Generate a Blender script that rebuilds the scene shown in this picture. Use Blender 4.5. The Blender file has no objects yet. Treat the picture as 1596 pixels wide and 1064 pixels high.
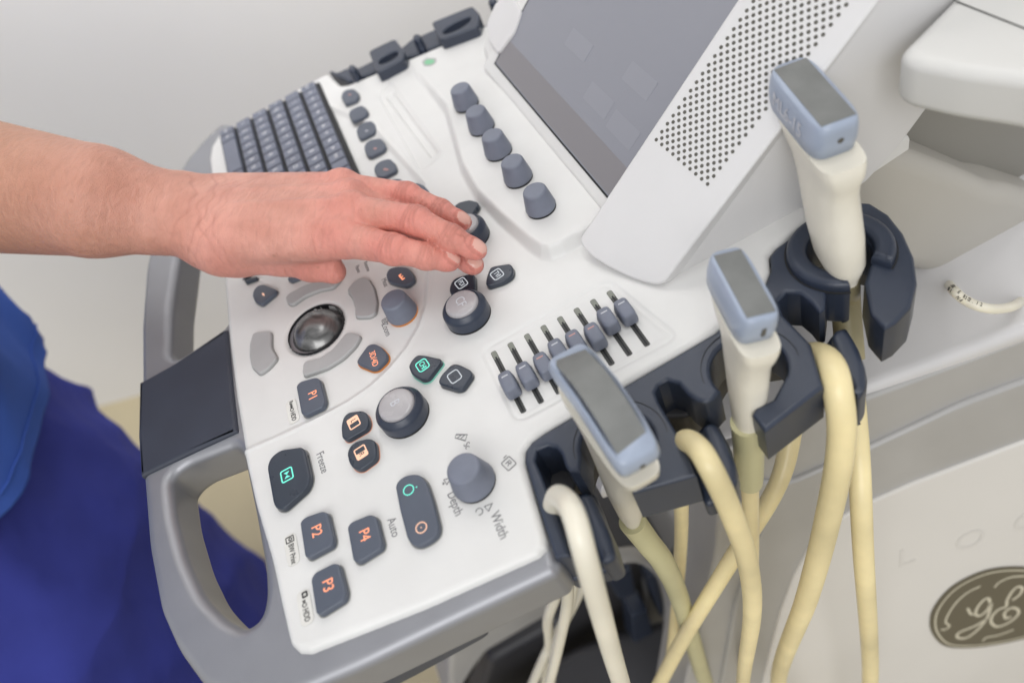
import bpy, bmesh, math, random
import numpy as np
from mathutils import Vector, Matrix, Quaternion
random.seed(4)
rng = np.random.default_rng(4)
SC = bpy.context.scene
COL = SC.collection

# ------------------------------------------------------------------ camera
F = 1150.0
CX, CY = 798.0, 532.0
vp = np.array([177.0 - CX, -605.0 - CY])
ex = -np.array([vp[0], vp[1], F]); ex /= np.linalg.norm(ex)
v3 = -(F * F / (vp @ vp)) * vp
ez = -np.array([v3[0], v3[1], F]); ez /= np.linalg.norm(ez)
AX = np.array([ex[0], -ex[1], -ex[2]])
AZ = np.array([ez[0], -ez[1], -ez[2]])
AY = np.cross(AZ, AX)
RM = np.array([AX, AY, AZ])          # camera coordinates -> world


def ray(px, py):
    return RM @ np.array([px - CX, -(py - CY), -F])


CAM = -ray(490, 508) * (0.48 / F)     # the trackball is the world origin, 48 cm deep


def P(px, py, h=0.0, ax=2):
    """point where the sight line of a photo pixel meets the plane axis = h"""
    r = ray(px, py)
    return CAM + r * ((h - CAM[ax]) / r[ax])


def PP(px, py, o, n):
    r = ray(px, py)
    return CAM + r * (np.dot(np.array(o) - CAM, n) / np.dot(r, n))


def depth(w):
    return -(RM.T @ (np.array(w) - CAM))[2]


def Q(pts, h=0.0):
    return [P(x, y, h)[:2] for x, y in pts]


def zp(ox, oy, s, pts):
    return [(ox + x / s, oy + y / s) for x, y in pts]


cd = bpy.data.cameras.new('camera')
cam = bpy.data.objects.new('camera', cd)
COL.objects.link(cam)
cam.matrix_world = Matrix.Translation(Vector(CAM)) @ Matrix([list(r) for r in RM]).to_4x4()
cd.sensor_width = 36.0
cd.lens = F / 1596.0 * 36.0
cd.clip_start = 0.02
cd.clip_end = 60.0
cd.dof.use_dof = True
cd.dof.focus_distance = 0.43
cd.dof.aperture_fstop = 4.2
SC.camera = cam

# ------------------------------------------------------------------ light
world = bpy.data.worlds.new('World')
SC.world = world
world.use_nodes = True
bg = world.node_tree.nodes['Background']
bg.inputs[0].default_value = (0.985, 0.99, 1.0, 1)
bg.inputs[1].default_value = 0.70


def area(name, loc, target, size, size_y, power, col):
    d = bpy.data.lights.new(name, 'AREA')
    d.shape = 'RECTANGLE'; d.size = size; d.size_y = size_y
    d.energy = power; d.color = col
    o = bpy.data.objects.new(name, d)
    COL.objects.link(o)
    o.location = loc
    o.rotation_euler = (Vector(target) - Vector(loc)).to_track_quat('-Z', 'Y').to_euler()
    return o


area('ceiling_light', (0.15, 0.55, 1.75), (0.0, 0.1, 0), 0.6, 0.35, 5.0, (1.0, 0.985, 0.96))  # overhead ceiling lamp
area('ceiling_light', (1.7, -0.5, 1.25), (0.0, 0.2, -0.1), 1.5, 1.0, 20, (1.0, 0.99, 0.975))  # unseen fill added on the camera side to brighten the upright faces
wl_ = area('ceiling_light', (-0.30, 0.25, 1.65), (-1.30, 0.05, 0.15), 1.2, 0.4, 9, (1.0, 0.99, 0.98))  # unseen fill added to brighten the wall
wl_.data.spread = math.radians(80)
SC.view_settings.view_transform = 'Standard'
SC.view_settings.look = 'None'
SC.view_settings.gamma = 1.0
SC.view_settings.exposure = 0.0


# ------------------------------------------------------------------ materials
def new_mat(name):
    m = bpy.data.materials.new(name); m.use_nodes = True
    return m, m.node_tree, m.node_tree.nodes['Principled BSDF']


def plastic(name, col, rough=0.4, var=0.06, scale=60, bump=0.04, metal=0.0, spec=0.5, coat=0.0, bscale=900, sss=0.0):
    m, nt, b = new_mat(name)
    tc = nt.nodes.new('ShaderNodeTexCoord')
    n = nt.nodes.new('ShaderNodeTexNoise'); n.inputs['Scale'].default_value = scale; n.inputs['Detail'].default_value = 5
    nt.links.new(tc.outputs['Object'], n.inputs['Vector'])
    r = nt.nodes.new('ShaderNodeValToRGB')
    r.color_ramp.elements[0].position = 0.3; r.color_ramp.elements[1].position = 0.7
    r.color_ramp.elements[0].color = tuple(c * (1 - var) for c in col) + (1,)
    r.color_ramp.elements[1].color = tuple(min(1, c * (1 + var * .5)) for c in col) + (1,)
    nt.links.new(n.outputs['Fac'], r.inputs['Fac'])
    nt.links.new(r.outputs['Color'], b.inputs['Base Color'])
    mr = nt.nodes.new('ShaderNodeMapRange')
    mr.inputs['To Min'].default_value = rough - .06; mr.inputs['To Max'].default_value = rough + .08
    nt.links.new(n.outputs['Fac'], mr.inputs['Value'])
    nt.links.new(mr.outputs['Result'], b.inputs['Roughness'])
    b.inputs['Metallic'].default_value = metal
    b.inputs['Specular IOR Level'].default_value = spec
    b.inputs['Coat Weight'].default_value = coat
    if sss:
        b.inputs['Subsurface Weight'].default_value = sss
        b.inputs['Subsurface Radius'].default_value = (.004, .003, .002)
        b.inputs['Subsurface Scale'].default_value = 1.0
    if bump:
        n2 = nt.nodes.new('ShaderNodeTexNoise'); n2.inputs['Scale'].default_value = bscale; n2.inputs['Detail'].default_value = 2
        nt.links.new(tc.outputs['Object'], n2.inputs['Vector'])
        bp = nt.nodes.new('ShaderNodeBump'); bp.inputs['Strength'].default_value = bump; bp.inputs['Distance'].default_value = .001
        nt.links.new(n2.outputs['Fac'], bp.inputs['Height'])
        nt.links.new(bp.outputs['Normal'], b.inputs['Normal'])
    return m


def glow(name, col, s):
    m, nt, b = new_mat(name)
    b.inputs['Base Color'].default_value = tuple(c * .3 for c in col) + (1,)
    b.inputs['Emission Color'].default_value = col + (1,)
    b.inputs['Emission Strength'].default_value = s
    return m


M = {}
M['white'] = plastic('white_plastic', (.705, .703, .695), .33, .06, 17, .02)
M['cool'] = plastic('housing_plastic', (.67, .665, .67), .45, .03, 8, .06)
M['cream'] = plastic('cream_plastic', (.47, .45, .41), .5, .04, 6, .08)
M['shelf'] = plastic('shelf_plastic', (.66, .655, .635), .42, .03, 6, .04)
M['sidepanel'] = plastic('side_panel_plastic', (.71, .69, .66), .5, .04, 6, .08)
M['shoulder'] = plastic('shoulder_silver', (.66, .655, .665), .4, .04, 20, .04, .1, bscale=2500)  # lighter than the cart silver: light on the top face painted in
M['recess'] = plastic('recess_plastic', (.25, .24, .215), .6, .05, 5, .05)  # shade below the shelf painted in as a darker colour
M['silver'] = plastic('silver_paint', (.30, .305, .33), .40, .05, 40, .05, .5, bscale=2500)
M['silverb'] = plastic('cart_silver_paint', (.47, .465, .46), .45, .05, 20, .05, .3, bscale=2500)
M['navy'] = plastic('navy_plastic', (.031, .041, .067), .32, .14, 45, .10, bscale=1500)
M['navypad'] = plastic('navy_rest_plastic', (.035, .042, .063), .52, .12, 30, .12, bscale=1400)
M['dark'] = plastic('dark_button_plastic', (.032, .042, .062), .28, .1, 90, .02)
M['slate'] = plastic('slate_button_plastic', (.085, .10, .135), .38, .06, 90, .03)
M['knob'] = plastic('slate_knob_plastic', (.17, .187, .24), .46, .08, 110, .12, bscale=1800)
M['key'] = plastic('key_plastic', (.16, .175, .23), .45, .08, 70, .03)
M['lite'] = plastic('light_grey_key_plastic', (.40, .40, .405), .4, .05, 60, .03)
M['disc'] = plastic('translucent_disc_plastic', (.40, .385, .40), .25, .06, 120, .02, coat=.3)
M['black'] = plastic('black_gap', (.012, .013, .016), .6, 0, 20, 0)
M['slot'] = plastic('slot_plastic', (.06, .062, .06), .5, .3, 200, .05)
M['slotend'] = plastic('slot_end_plastic', (.22, .23, .2), .5, .1, 200, .05)
M['well'] = plastic('well_gap', (.30, .30, .29), .6, 0.05, 20, 0)
M['ink'] = plastic('grey_ink', (.20, .20, .21), .6, 0, 20, 0)
M['inkblack'] = plastic('black_ink', (.02, .02, .02), .6, 0, 20, 0)
M['inkwhite'] = plastic('white_ink', (.78, .79, .82), .5, 0, 20, 0)
M['inkpale'] = plastic('pale_ink', (.55, .56, .6), .6, 0, 20, 0)
M['sticker'] = plastic('clear_sticker', (.70, .69, .66), .2, 0, 20, 0, coat=.4)
M['orange'] = glow('orange_light', (1.0, .36, .20), 1.1)
M['amber'] = glow('amber_light', (.85, .30, .06), .30)
M['rimorange'] = glow('orange_rim_light', (.9, .40, .25), .38)
M['rimteal'] = glow('teal_rim_light', (.30, .80, .65), .30)
M['peach'] = glow('peach_light', (1.0, .60, .42), .9)
M['dimpink'] = glow('dim_pink_light', (.8, .42, .38), .38)
M['teal'] = glow('teal_light', (.20, .95, .75), .9)
M['paleled'] = glow('pale_light', (.75, .8, .85), .55)
M['green'] = glow('green_light', (.35, .85, .5), .35)
M['pcream'] = plastic('probe_cream_plastic', (.74, .705, .61), .3, .05, 50, .02, coat=.15)
M['pblue'] = plastic('probe_blue_plastic', (.34, .395, .50), .33, .05, 60, .02, coat=.15)
M['lens'] = plastic('probe_grey_rubber', (.175, .18, .175), .5, .18, 70, .05)
M['cabley'] = plastic('yellowed_cable', (.86, .74, .43), .34, .24, 16, .02, sss=.1)
M['cablew'] = plastic('ivory_cable', (.82, .78, .66), .32, .16, 16, .02, sss=.1)
M['cableo'] = plastic('olive_cable', (.58, .55, .33), .36, .08, 35, .02)
M['relief'] = plastic('strain_relief', (.42, .37, .22), .4, .08, 35, .02)
M['wall'] = plastic('painted_wall', (.84, .83, .82), .8, .035, 2.2, .15, bscale=60)
M['floor'] = plastic('vinyl_floor', (.52, .45, .30), .4, .10, 4, .02)
M['shirt'] = plastic('blue_shirt_cloth', (.046, .105, .42), .85, .18, 9, .8, spec=.2, bscale=1100)
M['trouser'] = plastic('blue_trouser_cloth', (.046, .058, .33), .85, .2, 7, .8, spec=.2, bscale=1100)
M['darkbox'] = plastic('charcoal_plastic', (.055, .055, .062), .5, .1, 20, .05)
M['hole'] = plastic('hole_dark', (.11, .105, .09), .7, .2, 300, 0)

# trackball: brushed dark metal look
m, nt, b = new_mat('trackball_metal')
tc = nt.nodes.new('ShaderNodeTexCoord')
n = nt.nodes.new('ShaderNodeTexNoise'); n.inputs['Scale'].default_value = 70; n.inputs['Detail'].default_value = 6
n.inputs['Distortion'].default_value = 1.2
r = nt.nodes.new('ShaderNodeValToRGB')
r.color_ramp.elements[0].position = .35; r.color_ramp.elements[1].position = .7
r.color_ramp.elements[0].color = (.09, .09, .09, 1); r.color_ramp.elements[1].color = (.30, .30, .30, 1)
nt.links.new(tc.outputs['Object'], n.inputs['Vector']); nt.links.new(n.outputs['Fac'], r.inputs['Fac'])
nt.links.new(r.outputs['Color'], b.inputs['Base Color'])
b.inputs['Metallic'].default_value = .55; b.inputs['Roughness'].default_value = .26
M['ball'] = m
# touch screen glass
m, nt, b = new_mat('screen_glass')
b.inputs['Base Color'].default_value = (.055, .058, .075, 1)
b.inputs['Roughness'].default_value = .2
b.inputs['Coat Weight'].default_value = .6; b.inputs['Coat Roughness'].default_value = .12
b.inputs['Emission Color'].default_value = (.44, .45, .52, 1)
b.inputs['Emission Strength'].default_value = .33
n = nt.nodes.new('ShaderNodeTexNoise'); n.inputs['Scale'].default_value = 14; n.inputs['Detail'].default_value = 7
tc = nt.nodes.new('ShaderNodeTexCoord'); nt.links.new(tc.outputs['Object'], n.inputs['Vector'])
mr = nt.nodes.new('ShaderNodeMapRange'); mr.inputs['To Min'].default_value = .08; mr.inputs['To Max'].default_value = .34
nt.links.new(n.outputs['Fac'], mr.inputs['Value']); nt.links.new(mr.outputs['Result'], b.inputs['Roughness'])
M['screen'] = m
m, nt, b = new_mat('screen_button_glow')
b.inputs['Base Color'].default_value = (.058, .061, .078, 1)
b.inputs['Roughness'].default_value = .2
b.inputs['Coat Weight'].default_value = .6; b.inputs['Coat Roughness'].default_value = .12
b.inputs['Emission Color'].default_value = (.47, .48, .55, 1)
b.inputs['Emission Strength'].default_value = .335
M['ui'] = m
m, nt, b = new_mat('screen_strip_glow')
b.inputs['Base Color'].default_value = (.05, .05, .055, 1)
b.inputs['Roughness'].default_value = .22
b.inputs['Emission Color'].default_value = (.46, .43, .46, 1)
b.inputs['Emission Strength'].default_value = .325
M['uistrip'] = m


# ------------------------------------------------------------------ builders
def tag(o, label=None, cat=None, group=None, kind=None):
    if label: o['label'] = label
    if cat: o['category'] = cat
    if group: o['group'] = group
    if kind: o['kind'] = kind
    return o


def empty(name, loc=(0, 0, 0)):
    o = bpy.data.objects.new(name, None); COL.objects.link(o)
    o.location = loc; o.empty_display_size = .05
    return o


def link(name, me, mat, parent=None, label=None, smooth=35, wn=False):
    o = bpy.data.objects.new(name, me); COL.objects.link(o)
    if mat is not None:
        for mm in (mat if isinstance(mat, (list, tuple)) else [mat]): me.materials.append(mm)
    if smooth:
        me.polygons.foreach_set('use_smooth', [True] * len(me.polygons))
        me.set_sharp_from_angle(angle=math.radians(smooth))
    if wn:
        w = o.modifiers.new('wn', 'WEIGHTED_NORMAL'); w.keep_sharp = True; w.weight = 100
    if parent is not None:
        o.parent = parent
        o.matrix_parent_inverse = parent.matrix_world.inverted() if parent.type != 'EMPTY' else Matrix.Translation(-parent.location)
    if label: o['label'] = label
    return o


def mesh(name, verts, faces):
    me = bpy.data.meshes.new(name); me.from_pydata([tuple(map(float, v)) for v in verts], [], faces); me.update()
    return me


def fillet(poly, r, n=5):
    out = []; N = len(poly); poly = [np.array(p[:2], float) for p in poly]
    rr = r if isinstance(r, (list, tuple)) else [r] * N
    for i in range(N):
        a, p, c = poly[i - 1], poly[i], poly[(i + 1) % N]
        u, v = a - p, c - p
        lu, lv = np.linalg.norm(u), np.linalg.norm(v)
        d = min(rr[i], lu * .48, lv * .48)
        if d < 1e-6: out.append(p); continue
        s, e = p + u / lu * d, p + v / lv * d
        for k in range(n + 1):
            t = k / n
            out.append((1 - t) ** 2 * s + 2 * t * (1 - t) * p + t * t * e)
    return out


def curve_mesh(loops, thick, bevel, off=0.0, res=3):
    cu = bpy.data.curves.new('tmp', 'CURVE'); cu.dimensions = '2D'; cu.fill_mode = 'BOTH'
    cu.extrude = max(thick / 2 - bevel, 1e-5); cu.bevel_depth = bevel; cu.bevel_resolution = res
    cu.offset = -bevel + off
    for lp in loops:
        s = cu.splines.new('POLY'); s.points.add(len(lp) - 1)
        for i, p in enumerate(lp): s.points[i].co = (p[0], p[1], 0, 1)
        s.use_cyclic_u = True
    o = bpy.data.objects.new('tmp', cu); COL.objects.link(o)
    dg = bpy.context.evaluated_depsgraph_get(); dg.update()
    me = bpy.data.meshes.new_from_object(o.evaluated_get(dg))
    bpy.data.objects.remove(o); bpy.data.curves.remove(cu)
    bm = bmesh.new(); bm.from_mesh(me)
    bmesh.ops.remove_doubles(bm, verts=bm.verts, dist=1e-5)
    bmesh.ops.recalc_face_normals(bm, faces=bm.faces)
    bm.to_mesh(me); bm.free(); me.materials.clear()
    return me


def prism(name, loops, z0, z1, bevel, mat, parent=None, label=None, frame=None, off=0.0, res=3):
    if not isinstance(loops[0][0], (list, tuple, np.ndarray)): loops = [loops]
    me = curve_mesh(loops, z1 - z0, bevel, off, res)
    T = Matrix.Translation((0, 0, (z0 + z1) / 2))
    if frame is not None: T = frame @ T
    me.transform(T)
    return link(name, me, mat, parent, label, 35, True)


def frame(o, u, n):
    n = Vector(n).normalized(); u = Vector(u); u = (u - n * u.dot(n)).normalized(); v = n.cross(u)
    m = Matrix((u, v, n)).transposed().to_4x4(); m.translation = Vector(o)
    return m


def on_plane(fr, pts):
    """photo pixels -> local 2D coordinates on a plane given by its frame"""
    inv = fr.inverted(); o = np.array(fr.translation); n = np.array(fr.col[2][:3])
    return [np.array((inv @ Vector(PP(x, y, o, n)))[:2]) for x, y in pts]


def ribbon_mesh(strokes, thick=.0002):
    """strokes: list of (points2d, width, closed)"""
    V = []; Fc = []
    for pts, w, closed in strokes:
        pts = [np.array(p, float) for p in pts]; N = len(pts); b0 = len(V)
        for i, p in enumerate(pts):
            if closed: a, c = pts[i - 1], pts[(i + 1) % N]
            else: a, c = pts[max(i - 1, 0)], pts[min(i + 1, N - 1)]
            t = c - a; t /= (np.linalg.norm(t) + 1e-12); nn = np.array([-t[1], t[0]])
            k = 1.0
            if closed or 0 < i < N - 1:
                t1 = p - a; t1 /= (np.linalg.norm(t1) + 1e-12); k = 1 / max(.5, abs(np.dot(np.array([-t1[1], t1[0]]), nn)))
            for s in (-1, 1):
                q = p + nn * s * w / 2 * k
                V.append((q[0], q[1], 0)); V.append((q[0], q[1], thick))
        for i in range(N if closed else N - 1):
            j = (i + 1) % N; a = b0 + 4 * i; c = b0 + 4 * j
            Fc += [(a + 1, a + 3, c + 3, c + 1), (a, a + 1, c + 1, c), (a + 2, c + 2, c + 3, a + 3)]
    return V, Fc


def strokes(name, st, fr, mat, parent, label=None):
    V, Fc = ribbon_mesh(st)
    me = mesh(name, V, Fc); me.transform(fr)
    return link(name, me, mat, parent, label, 0)


TXT = {}


def text_mesh(s, size, squeeze=.82, spacing=1.0):
    cu = bpy.data.curves.new('t', 'FONT'); cu.body = s; cu.size = size; cu.align_x = 'CENTER'; cu.align_y = 'CENTER'
    cu.extrude = .00008; cu.resolution_u = 3; cu.space_character = spacing
    o = bpy.data.objects.new('t', cu); COL.objects.link(o)
    dg = bpy.context.evaluated_depsgraph_get(); dg.update()
    me = bpy.data.meshes.new_from_object(o.evaluated_get(dg))
    bpy.data.objects.remove(o); bpy.data.curves.remove(cu)
    me.transform(Matrix.Diagonal((squeeze, 1, 1, 1))); me.materials.clear()
    return me


def text(name, s, fr, size, mat, parent, label=None, squeeze=.82, spacing=1.0):
    me = text_mesh(s, size, squeeze, spacing); me.transform(fr)
    return link(name, me, mat, parent, label, 0)


def flat(px, py, h, rot=0.0):
    p = P(px, py, h)
    return frame(p, (math.cos(rot), math.sin(rot), 0), (0, 0, 1))


def lathe(name, prof, base, mat, parent, label=None, seg=48, axis=(0, 0, 1), mats=None, smooth=40):
    V = []; Fc = []; mi = []
    for r, z in prof:
        for k in range(seg):
            a = 2 * math.pi * k / seg; V.append((r * math.cos(a), r * math.sin(a), z))
    n = len(prof)
    for i in range(n - 1):
        for k in range(seg):
            k2 = (k + 1) % seg
            Fc.append((i * seg + k, i * seg + k2, (i + 1) * seg + k2, (i + 1) * seg + k))
    Fc.append(tuple((n - 1) * seg + k for k in range(seg)))
    me = mesh(name, V, Fc)
    me.transform(frame(base, (1, 0.1, 0.03), axis))
    return link(name, me, mat, parent, label, smooth)


def arc_prof(pts, r=.0012, n=4):
    """round the corners of an (r, z) profile"""
    out = [pts[0]]
    for i in range(1, len(pts) - 1):
        a, p, c = map(np.array, (pts[i - 1], pts[i], pts[i + 1]))
        u, v = a - p, c - p; lu, lv = np.linalg.norm(u), np.linalg.norm(v); d = min(r, lu * .45, lv * .45)
        s, e = p + u / lu * d, p + v / lv * d
        for k in range(n + 1):
            t = k / n; out.append(tuple((1 - t) ** 2 * s + 2 * t * (1 - t) * p + t * t * e))
    out.append(pts[-1])
    return out


def catmull(pts, n=10):
    pts = [np.array(p, float) for p in pts]
    q = [2 * pts[0] - pts[1]] + pts + [2 * pts[-1] - pts[-2]]
    out = []
    for i in range(1, len(q) - 2):
        p0, p1, p2, p3 = q[i - 1:i + 3]
        for k in range(n):
            t = k / n
            out.append(.5 * ((2 * p1) + (-p0 + p2) * t + (2 * p0 - 5 * p1 + 4 * p2 - p3) * t * t + (-p0 + 3 * p1 - 3 * p2 + p3) * t ** 3))
    out.append(pts[-1])
    return out


def tube(name, pts, rad, mat, parent=None, label=None, n=10, seg=20):
    path = catmull(pts, n); N = len(path)
    rr = np.interp(np.linspace(0, len(pts) - 1, N), range(len(pts)), rad) if isinstance(rad, (list, tuple)) else [rad] * N
    V = []; Fc = []
    t = path[1] - path[0]; t /= np.linalg.norm(t)
    up = np.cross(t, [0.3, .9, .2]); up /= np.linalg.norm(up)
    for i in range(N):
        t = path[min(i + 1, N - 1)] - path[max(i - 1, 0)]; t /= (np.linalg.norm(t) + 1e-9)
        up = up - t * np.dot(up, t); up /= np.linalg.norm(up); s = np.cross(t, up)
        for k in range(seg):
            a = 2 * math.pi * k / seg
            V.append(path[i] + (up * math.cos(a) + s * math.sin(a)) * rr[i])
    for i in range(N - 1):
        for k in range(seg):
            k2 = (k + 1) % seg; Fc.append((i * seg + k, i * seg + k2, (i + 1) * seg + k2, (i + 1) * seg + k))
    Fc.append(tuple(range(seg))[::-1]); Fc.append(tuple((N - 1) * seg + k for k in range(seg)))
    return link(name, mesh(name, V, Fc), mat, parent, label, 50)


def box(name, lo, hi, bevel, mat, parent=None, label=None):
    l = [(lo[0], lo[1]), (hi[0], lo[1]), (hi[0], hi[1]), (lo[0], hi[1])]
    return prism(name, [l], lo[2], hi[2], bevel, mat, parent, label)


def poly_sdf(X, Y, poly):
    """signed distance (negative inside), vectorised"""
    d = np.full(X.shape, 1e9); ins = np.zeros(X.shape, bool); N = len(poly)
    for i in range(N):
        a, c = np.array(poly[i - 1], float), np.array(poly[i], float)
        e = c - a; L = e @ e
        if L < 1e-14: continue
        wx, wy = X - a[0], Y - a[1]
        t = np.clip((wx * e[0] + wy * e[1]) / L, 0, 1)
        d = np.minimum(d, (wx - t * e[0]) ** 2 + (wy - t * e[1]) ** 2)
        cond = (a[1] > Y) != (c[1] > Y)
        with np.errstate(divide='ignore', invalid='ignore'):
            xi = a[0] + (Y - a[1]) * e[0] / (e[1] if abs(e[1]) > 1e-12 else 1e-12)
        ins ^= cond & (X < xi)
    d = np.sqrt(d)
    return np.where(ins, -d, d)


def sstep(x, a, b):
    t = np.clip((x - a) / (b - a), 0, 1); return t * t * (3 - 2 * t)
# ================================================================== setting
FLOOR = -0.85
fl = link('floor', mesh('floor', [(-4, -4, FLOOR), (4, -4, FLOOR), (4, 5, FLOOR), (-4, 5, FLOOR)], [(0, 1, 2, 3)]), M['floor'], smooth=0)
tag(fl, kind='structure')
w0 = P(165, 630, FLOOR); w1 = P(210, 618, FLOOR)
wd = (w1 - w0); wd /= np.linalg.norm(wd)
wn_ = np.array([wd[1], -wd[0], 0])
if wn_ @ (CAM - w0) < 0: wn_ = -wn_
a = w0 - wd * 3; c = w0 + wd * 4.5
V = []
for p in (a, c, c - wn_ * .12, a - wn_ * .12):
    V.append((p[0], p[1], FLOOR)); V.append((p[0], p[1], 2.2))
wall = link('wall', mesh('wall', V, [(0, 2, 3, 1), (2, 4, 5, 3), (4, 6, 7, 5), (6, 0, 1, 7), (1, 3, 5, 7)]), M['wall'], smooth=0)
tag(wall, 'pale grey painted wall behind the arm and the keyboard end', 'wall', kind='structure')

# ================================================================== the machine
MACH = empty('ultrasound_machine', (0.0, 0.2, FLOOR))
tag(MACH, 'white and grey ultrasound machine with keyboard, trackball, knobs and touch screen', 'ultrasound machine')

# ---- console panel as a finely shaped sheet
PANEL_PX = [(322, 245), (325, 226), (338, 206), (420, 160), (500, 116), (509, 113), (517, 119), (531, 132), (543, 131), (745, 46)]
panel = Q(PANEL_PX) + [np.array([-.235, .36]), np.array([.100, .36]), np.array([.108, .287])]
panel += Q([(1262, 345), (1240, 361), (1209, 383), (1198, 396), (1200, 420), (1190, 446), (1114, 516), (846, 672), (828, 686), (817, 703),
            (817, 722), (832, 775), (850, 836), (850, 852), (838, 865), (660, 945), (480, 1016), (462, 1015), (449, 1002), (438, 955), (420, 870), (395, 785), (375, 695),
            (362, 615), (352, 530), (344, 430), (332, 330)])
LEDGE = Q([(600, 60), (650, 120), (688, 168), (700, 210), (714, 262), (738, 305), (775, 342), (818, 380), (838, 394), (856, 397), (880, 387), (905, 371), (960, 350)], .006) + \
    [np.array([.08, .40]), np.array([-.40, .40])]
LED_H = .009
RING = Q(zp(200, 380, 3.186, [(1470, -300), (1492, 60), (1488, 140), (1478, 300), (1440, 410), (1375, 520), (1300, 610), (1200, 705), (1090, 780), (960, 850), (760, 945), (585, 1020), (300, 1100), (-100, 900), (0, -500), (700, -800), (1200, -600)]))
SLBOX = fillet(Q([(752, 545), (948, 437), (1054, 524), (806, 656)]), .006)
TRAY = fillet(Q([(590, 150), (606, 122), (690, 240), (655, 268)]), .004)
TRAYIN = fillet(Q([(601, 150), (612, 142), (682, 236), (672, 246)]), .003)

g = .0009
xs = np.arange(-.305, .232, g); ys = np.arange(-.075, .362, g)
GX, GY = np.meshgrid(xs, ys, indexing='ij')
sd = poly_sdf(GX, GY, panel)
Z = np.zeros_like(GX)
Z += LED_H * sstep(-poly_sdf(GX, GY, LEDGE), -.0005, .0055) * sstep(GX, -.26, -.10)
dr = poly_sdf(GX, GY, RING)
Z -= .0022 * sstep(-dr, -.001, .004)
Z += .0006 * np.exp(-((dr - .0012) / .0012) ** 2)
d = poly_sdf(GX, GY, SLBOX)
Z -= .0009 * np.exp(-(d / .0014) ** 2)
Z -= .0010 * sstep(-d, .0, .004)
d = poly_sdf(GX, GY, TRAY); Z -= .0010 * sstep(-d, -.001, .001)
d = poly_sdf(GX, GY, TRAYIN); Z -= .0022 * sstep(-d, -.001, .0012)
TBR = .0198; TBC = np.array([0.0, -0.0005])
rr = np.hypot(GX - TBC[0], GY - TBC[1])
Z -= .0018 * (1 - sstep(rr, TBR, TBR + .0035)) + .02 * (rr < TBR)
ER = .0045
e = np.clip(ER + sd, 0, ER)
Z -= ER - np.sqrt(np.maximum(ER * ER - e * e, 0))
gx, gy = np.gradient(sd, g)
gl = np.hypot(gx, gy) + 1e-9
out = sd > 0
PX = np.where(out, GX - sd * gx / gl, GX); PY = np.where(out, GY - sd * gy / gl, GY)
ii, jj = np.meshgrid(np.arange(len(xs) - 1), np.arange(len(ys) - 1), indexing='ij')
ins = ~out
keep = ins[:-1, :-1] | ins[1:, :-1] | ins[1:, 1:] | ins[:-1, 1:]
ii = ii[keep]; jj = jj[keep]
idx = lambda i, j: i * len(ys) + j
quads = np.stack([idx(ii, jj), idx(ii + 1, jj), idx(ii + 1, jj + 1), idx(ii, jj + 1)], 1)
used, inv = np.unique(quads, return_inverse=True)
quads = inv.reshape(-1, 4)
verts = np.stack([PX.ravel()[used], PY.ravel()[used], Z.ravel()[used]], 1)
# skirt under the free border
ed = np.concatenate([quads[:, [0, 1]], quads[:, [1, 2]], quads[:, [2, 3]], quads[:, [3, 0]]])
key = np.sort(ed, 1); key = key[:, 0].astype(np.int64) * len(verts) + key[:, 1]
u, first, cnt = np.unique(key, return_index=True, return_counts=True)
bed = ed[first[cnt == 1]]
bv = np.unique(bed); mp = {int(v): len(verts) + k for k, v in enumerate(bv)}
low = verts[bv].copy(); low[:, 2] = -.012
faces = quads.tolist() + [(int(q), int(p), mp[int(p)], mp[int(q)]) for p, q in bed]
verts = np.concatenate([verts, low])
me = bpy.data.meshes.new('control_panel'); me.from_pydata(verts.tolist(), [], faces); me.update()
PAN = link('control_panel', me, M['white'], MACH, smooth=50)


def zs(x, y):
    """height of the panel at x, y"""
    i = int(round((x - xs[0]) / g)); j = int(round((y - ys[0]) / g))
    return float(Z[min(max(i, 0), len(xs) - 1), min(max(j, 0), len(ys) - 1)])


# ---- trackball
ball = []
for k in range(25):
    a_ = math.pi / 2 * (k / 24) * .93 + math.pi / 2 * .07 * 0
    ball.append((.0215 * math.cos(a_ - .35), -.0115 + .0215 * math.sin(a_ - .35) * .93))
ball.append((.0006, -.0115 + .0215 * .93 * math.sin(math.pi / 2 * .93 - .35 + .45)))
prof = [(.0205 * math.cos(t), -.0145 + .0205 * math.sin(t)) for t in np.linspace(-.3, math.pi / 2 - .02, 26)]
lathe('trackball', prof, (TBC[0], TBC[1], 0), M['ball'], MACH, seg=64)
lathe('trackball_well', [(TBR + .0002, -.0018), (TBR + .0002, -.019), (.0005, -.0192)], (TBC[0], TBC[1], 0), M['black'], MACH, seg=64)


def button(name, pxs, h, mat, label, bevel=.0011, rim='well', r=.0025, hz=None, rimoff=.0006, parent=None):
    z = h * .55
    pl = Q(pxs, z)
    c = np.mean(pl, 0); zb = zs(*c); pl = Q(pxs, z + zb)
    pl = fillet(pl, r, 4)
    b_ = prism(name, [pl], zb - .001, zb + h, bevel, M[mat], parent or MACH, label)
    if rim:
        prism('button_rim', [pl], zb + .0001, zb + .0004 + (.0006 if rim in ('amber', 'rimteal') else 0), .00008, M[rim], b_, off=rimoff, res=0)
    b_['_c'] = [float(c[0]), float(c[1]), zb + h]
    return b_


def top_frame(b_, rot=0, dx=0, dy=0):
    c = b_['_c']
    return frame((c[0] + dx, c[1] + dy, c[2] + .00006), (math.cos(rot), math.sin(rot), 0), (0, 0, 1))


def rrect(cx, cy, w, h, r=.0006):
    return fillet([(cx - w / 2, cy - h / 2), (cx + w / 2, cy - h / 2), (cx + w / 2, cy + h / 2), (cx - w / 2, cy + h / 2)], r, 3)


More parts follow.
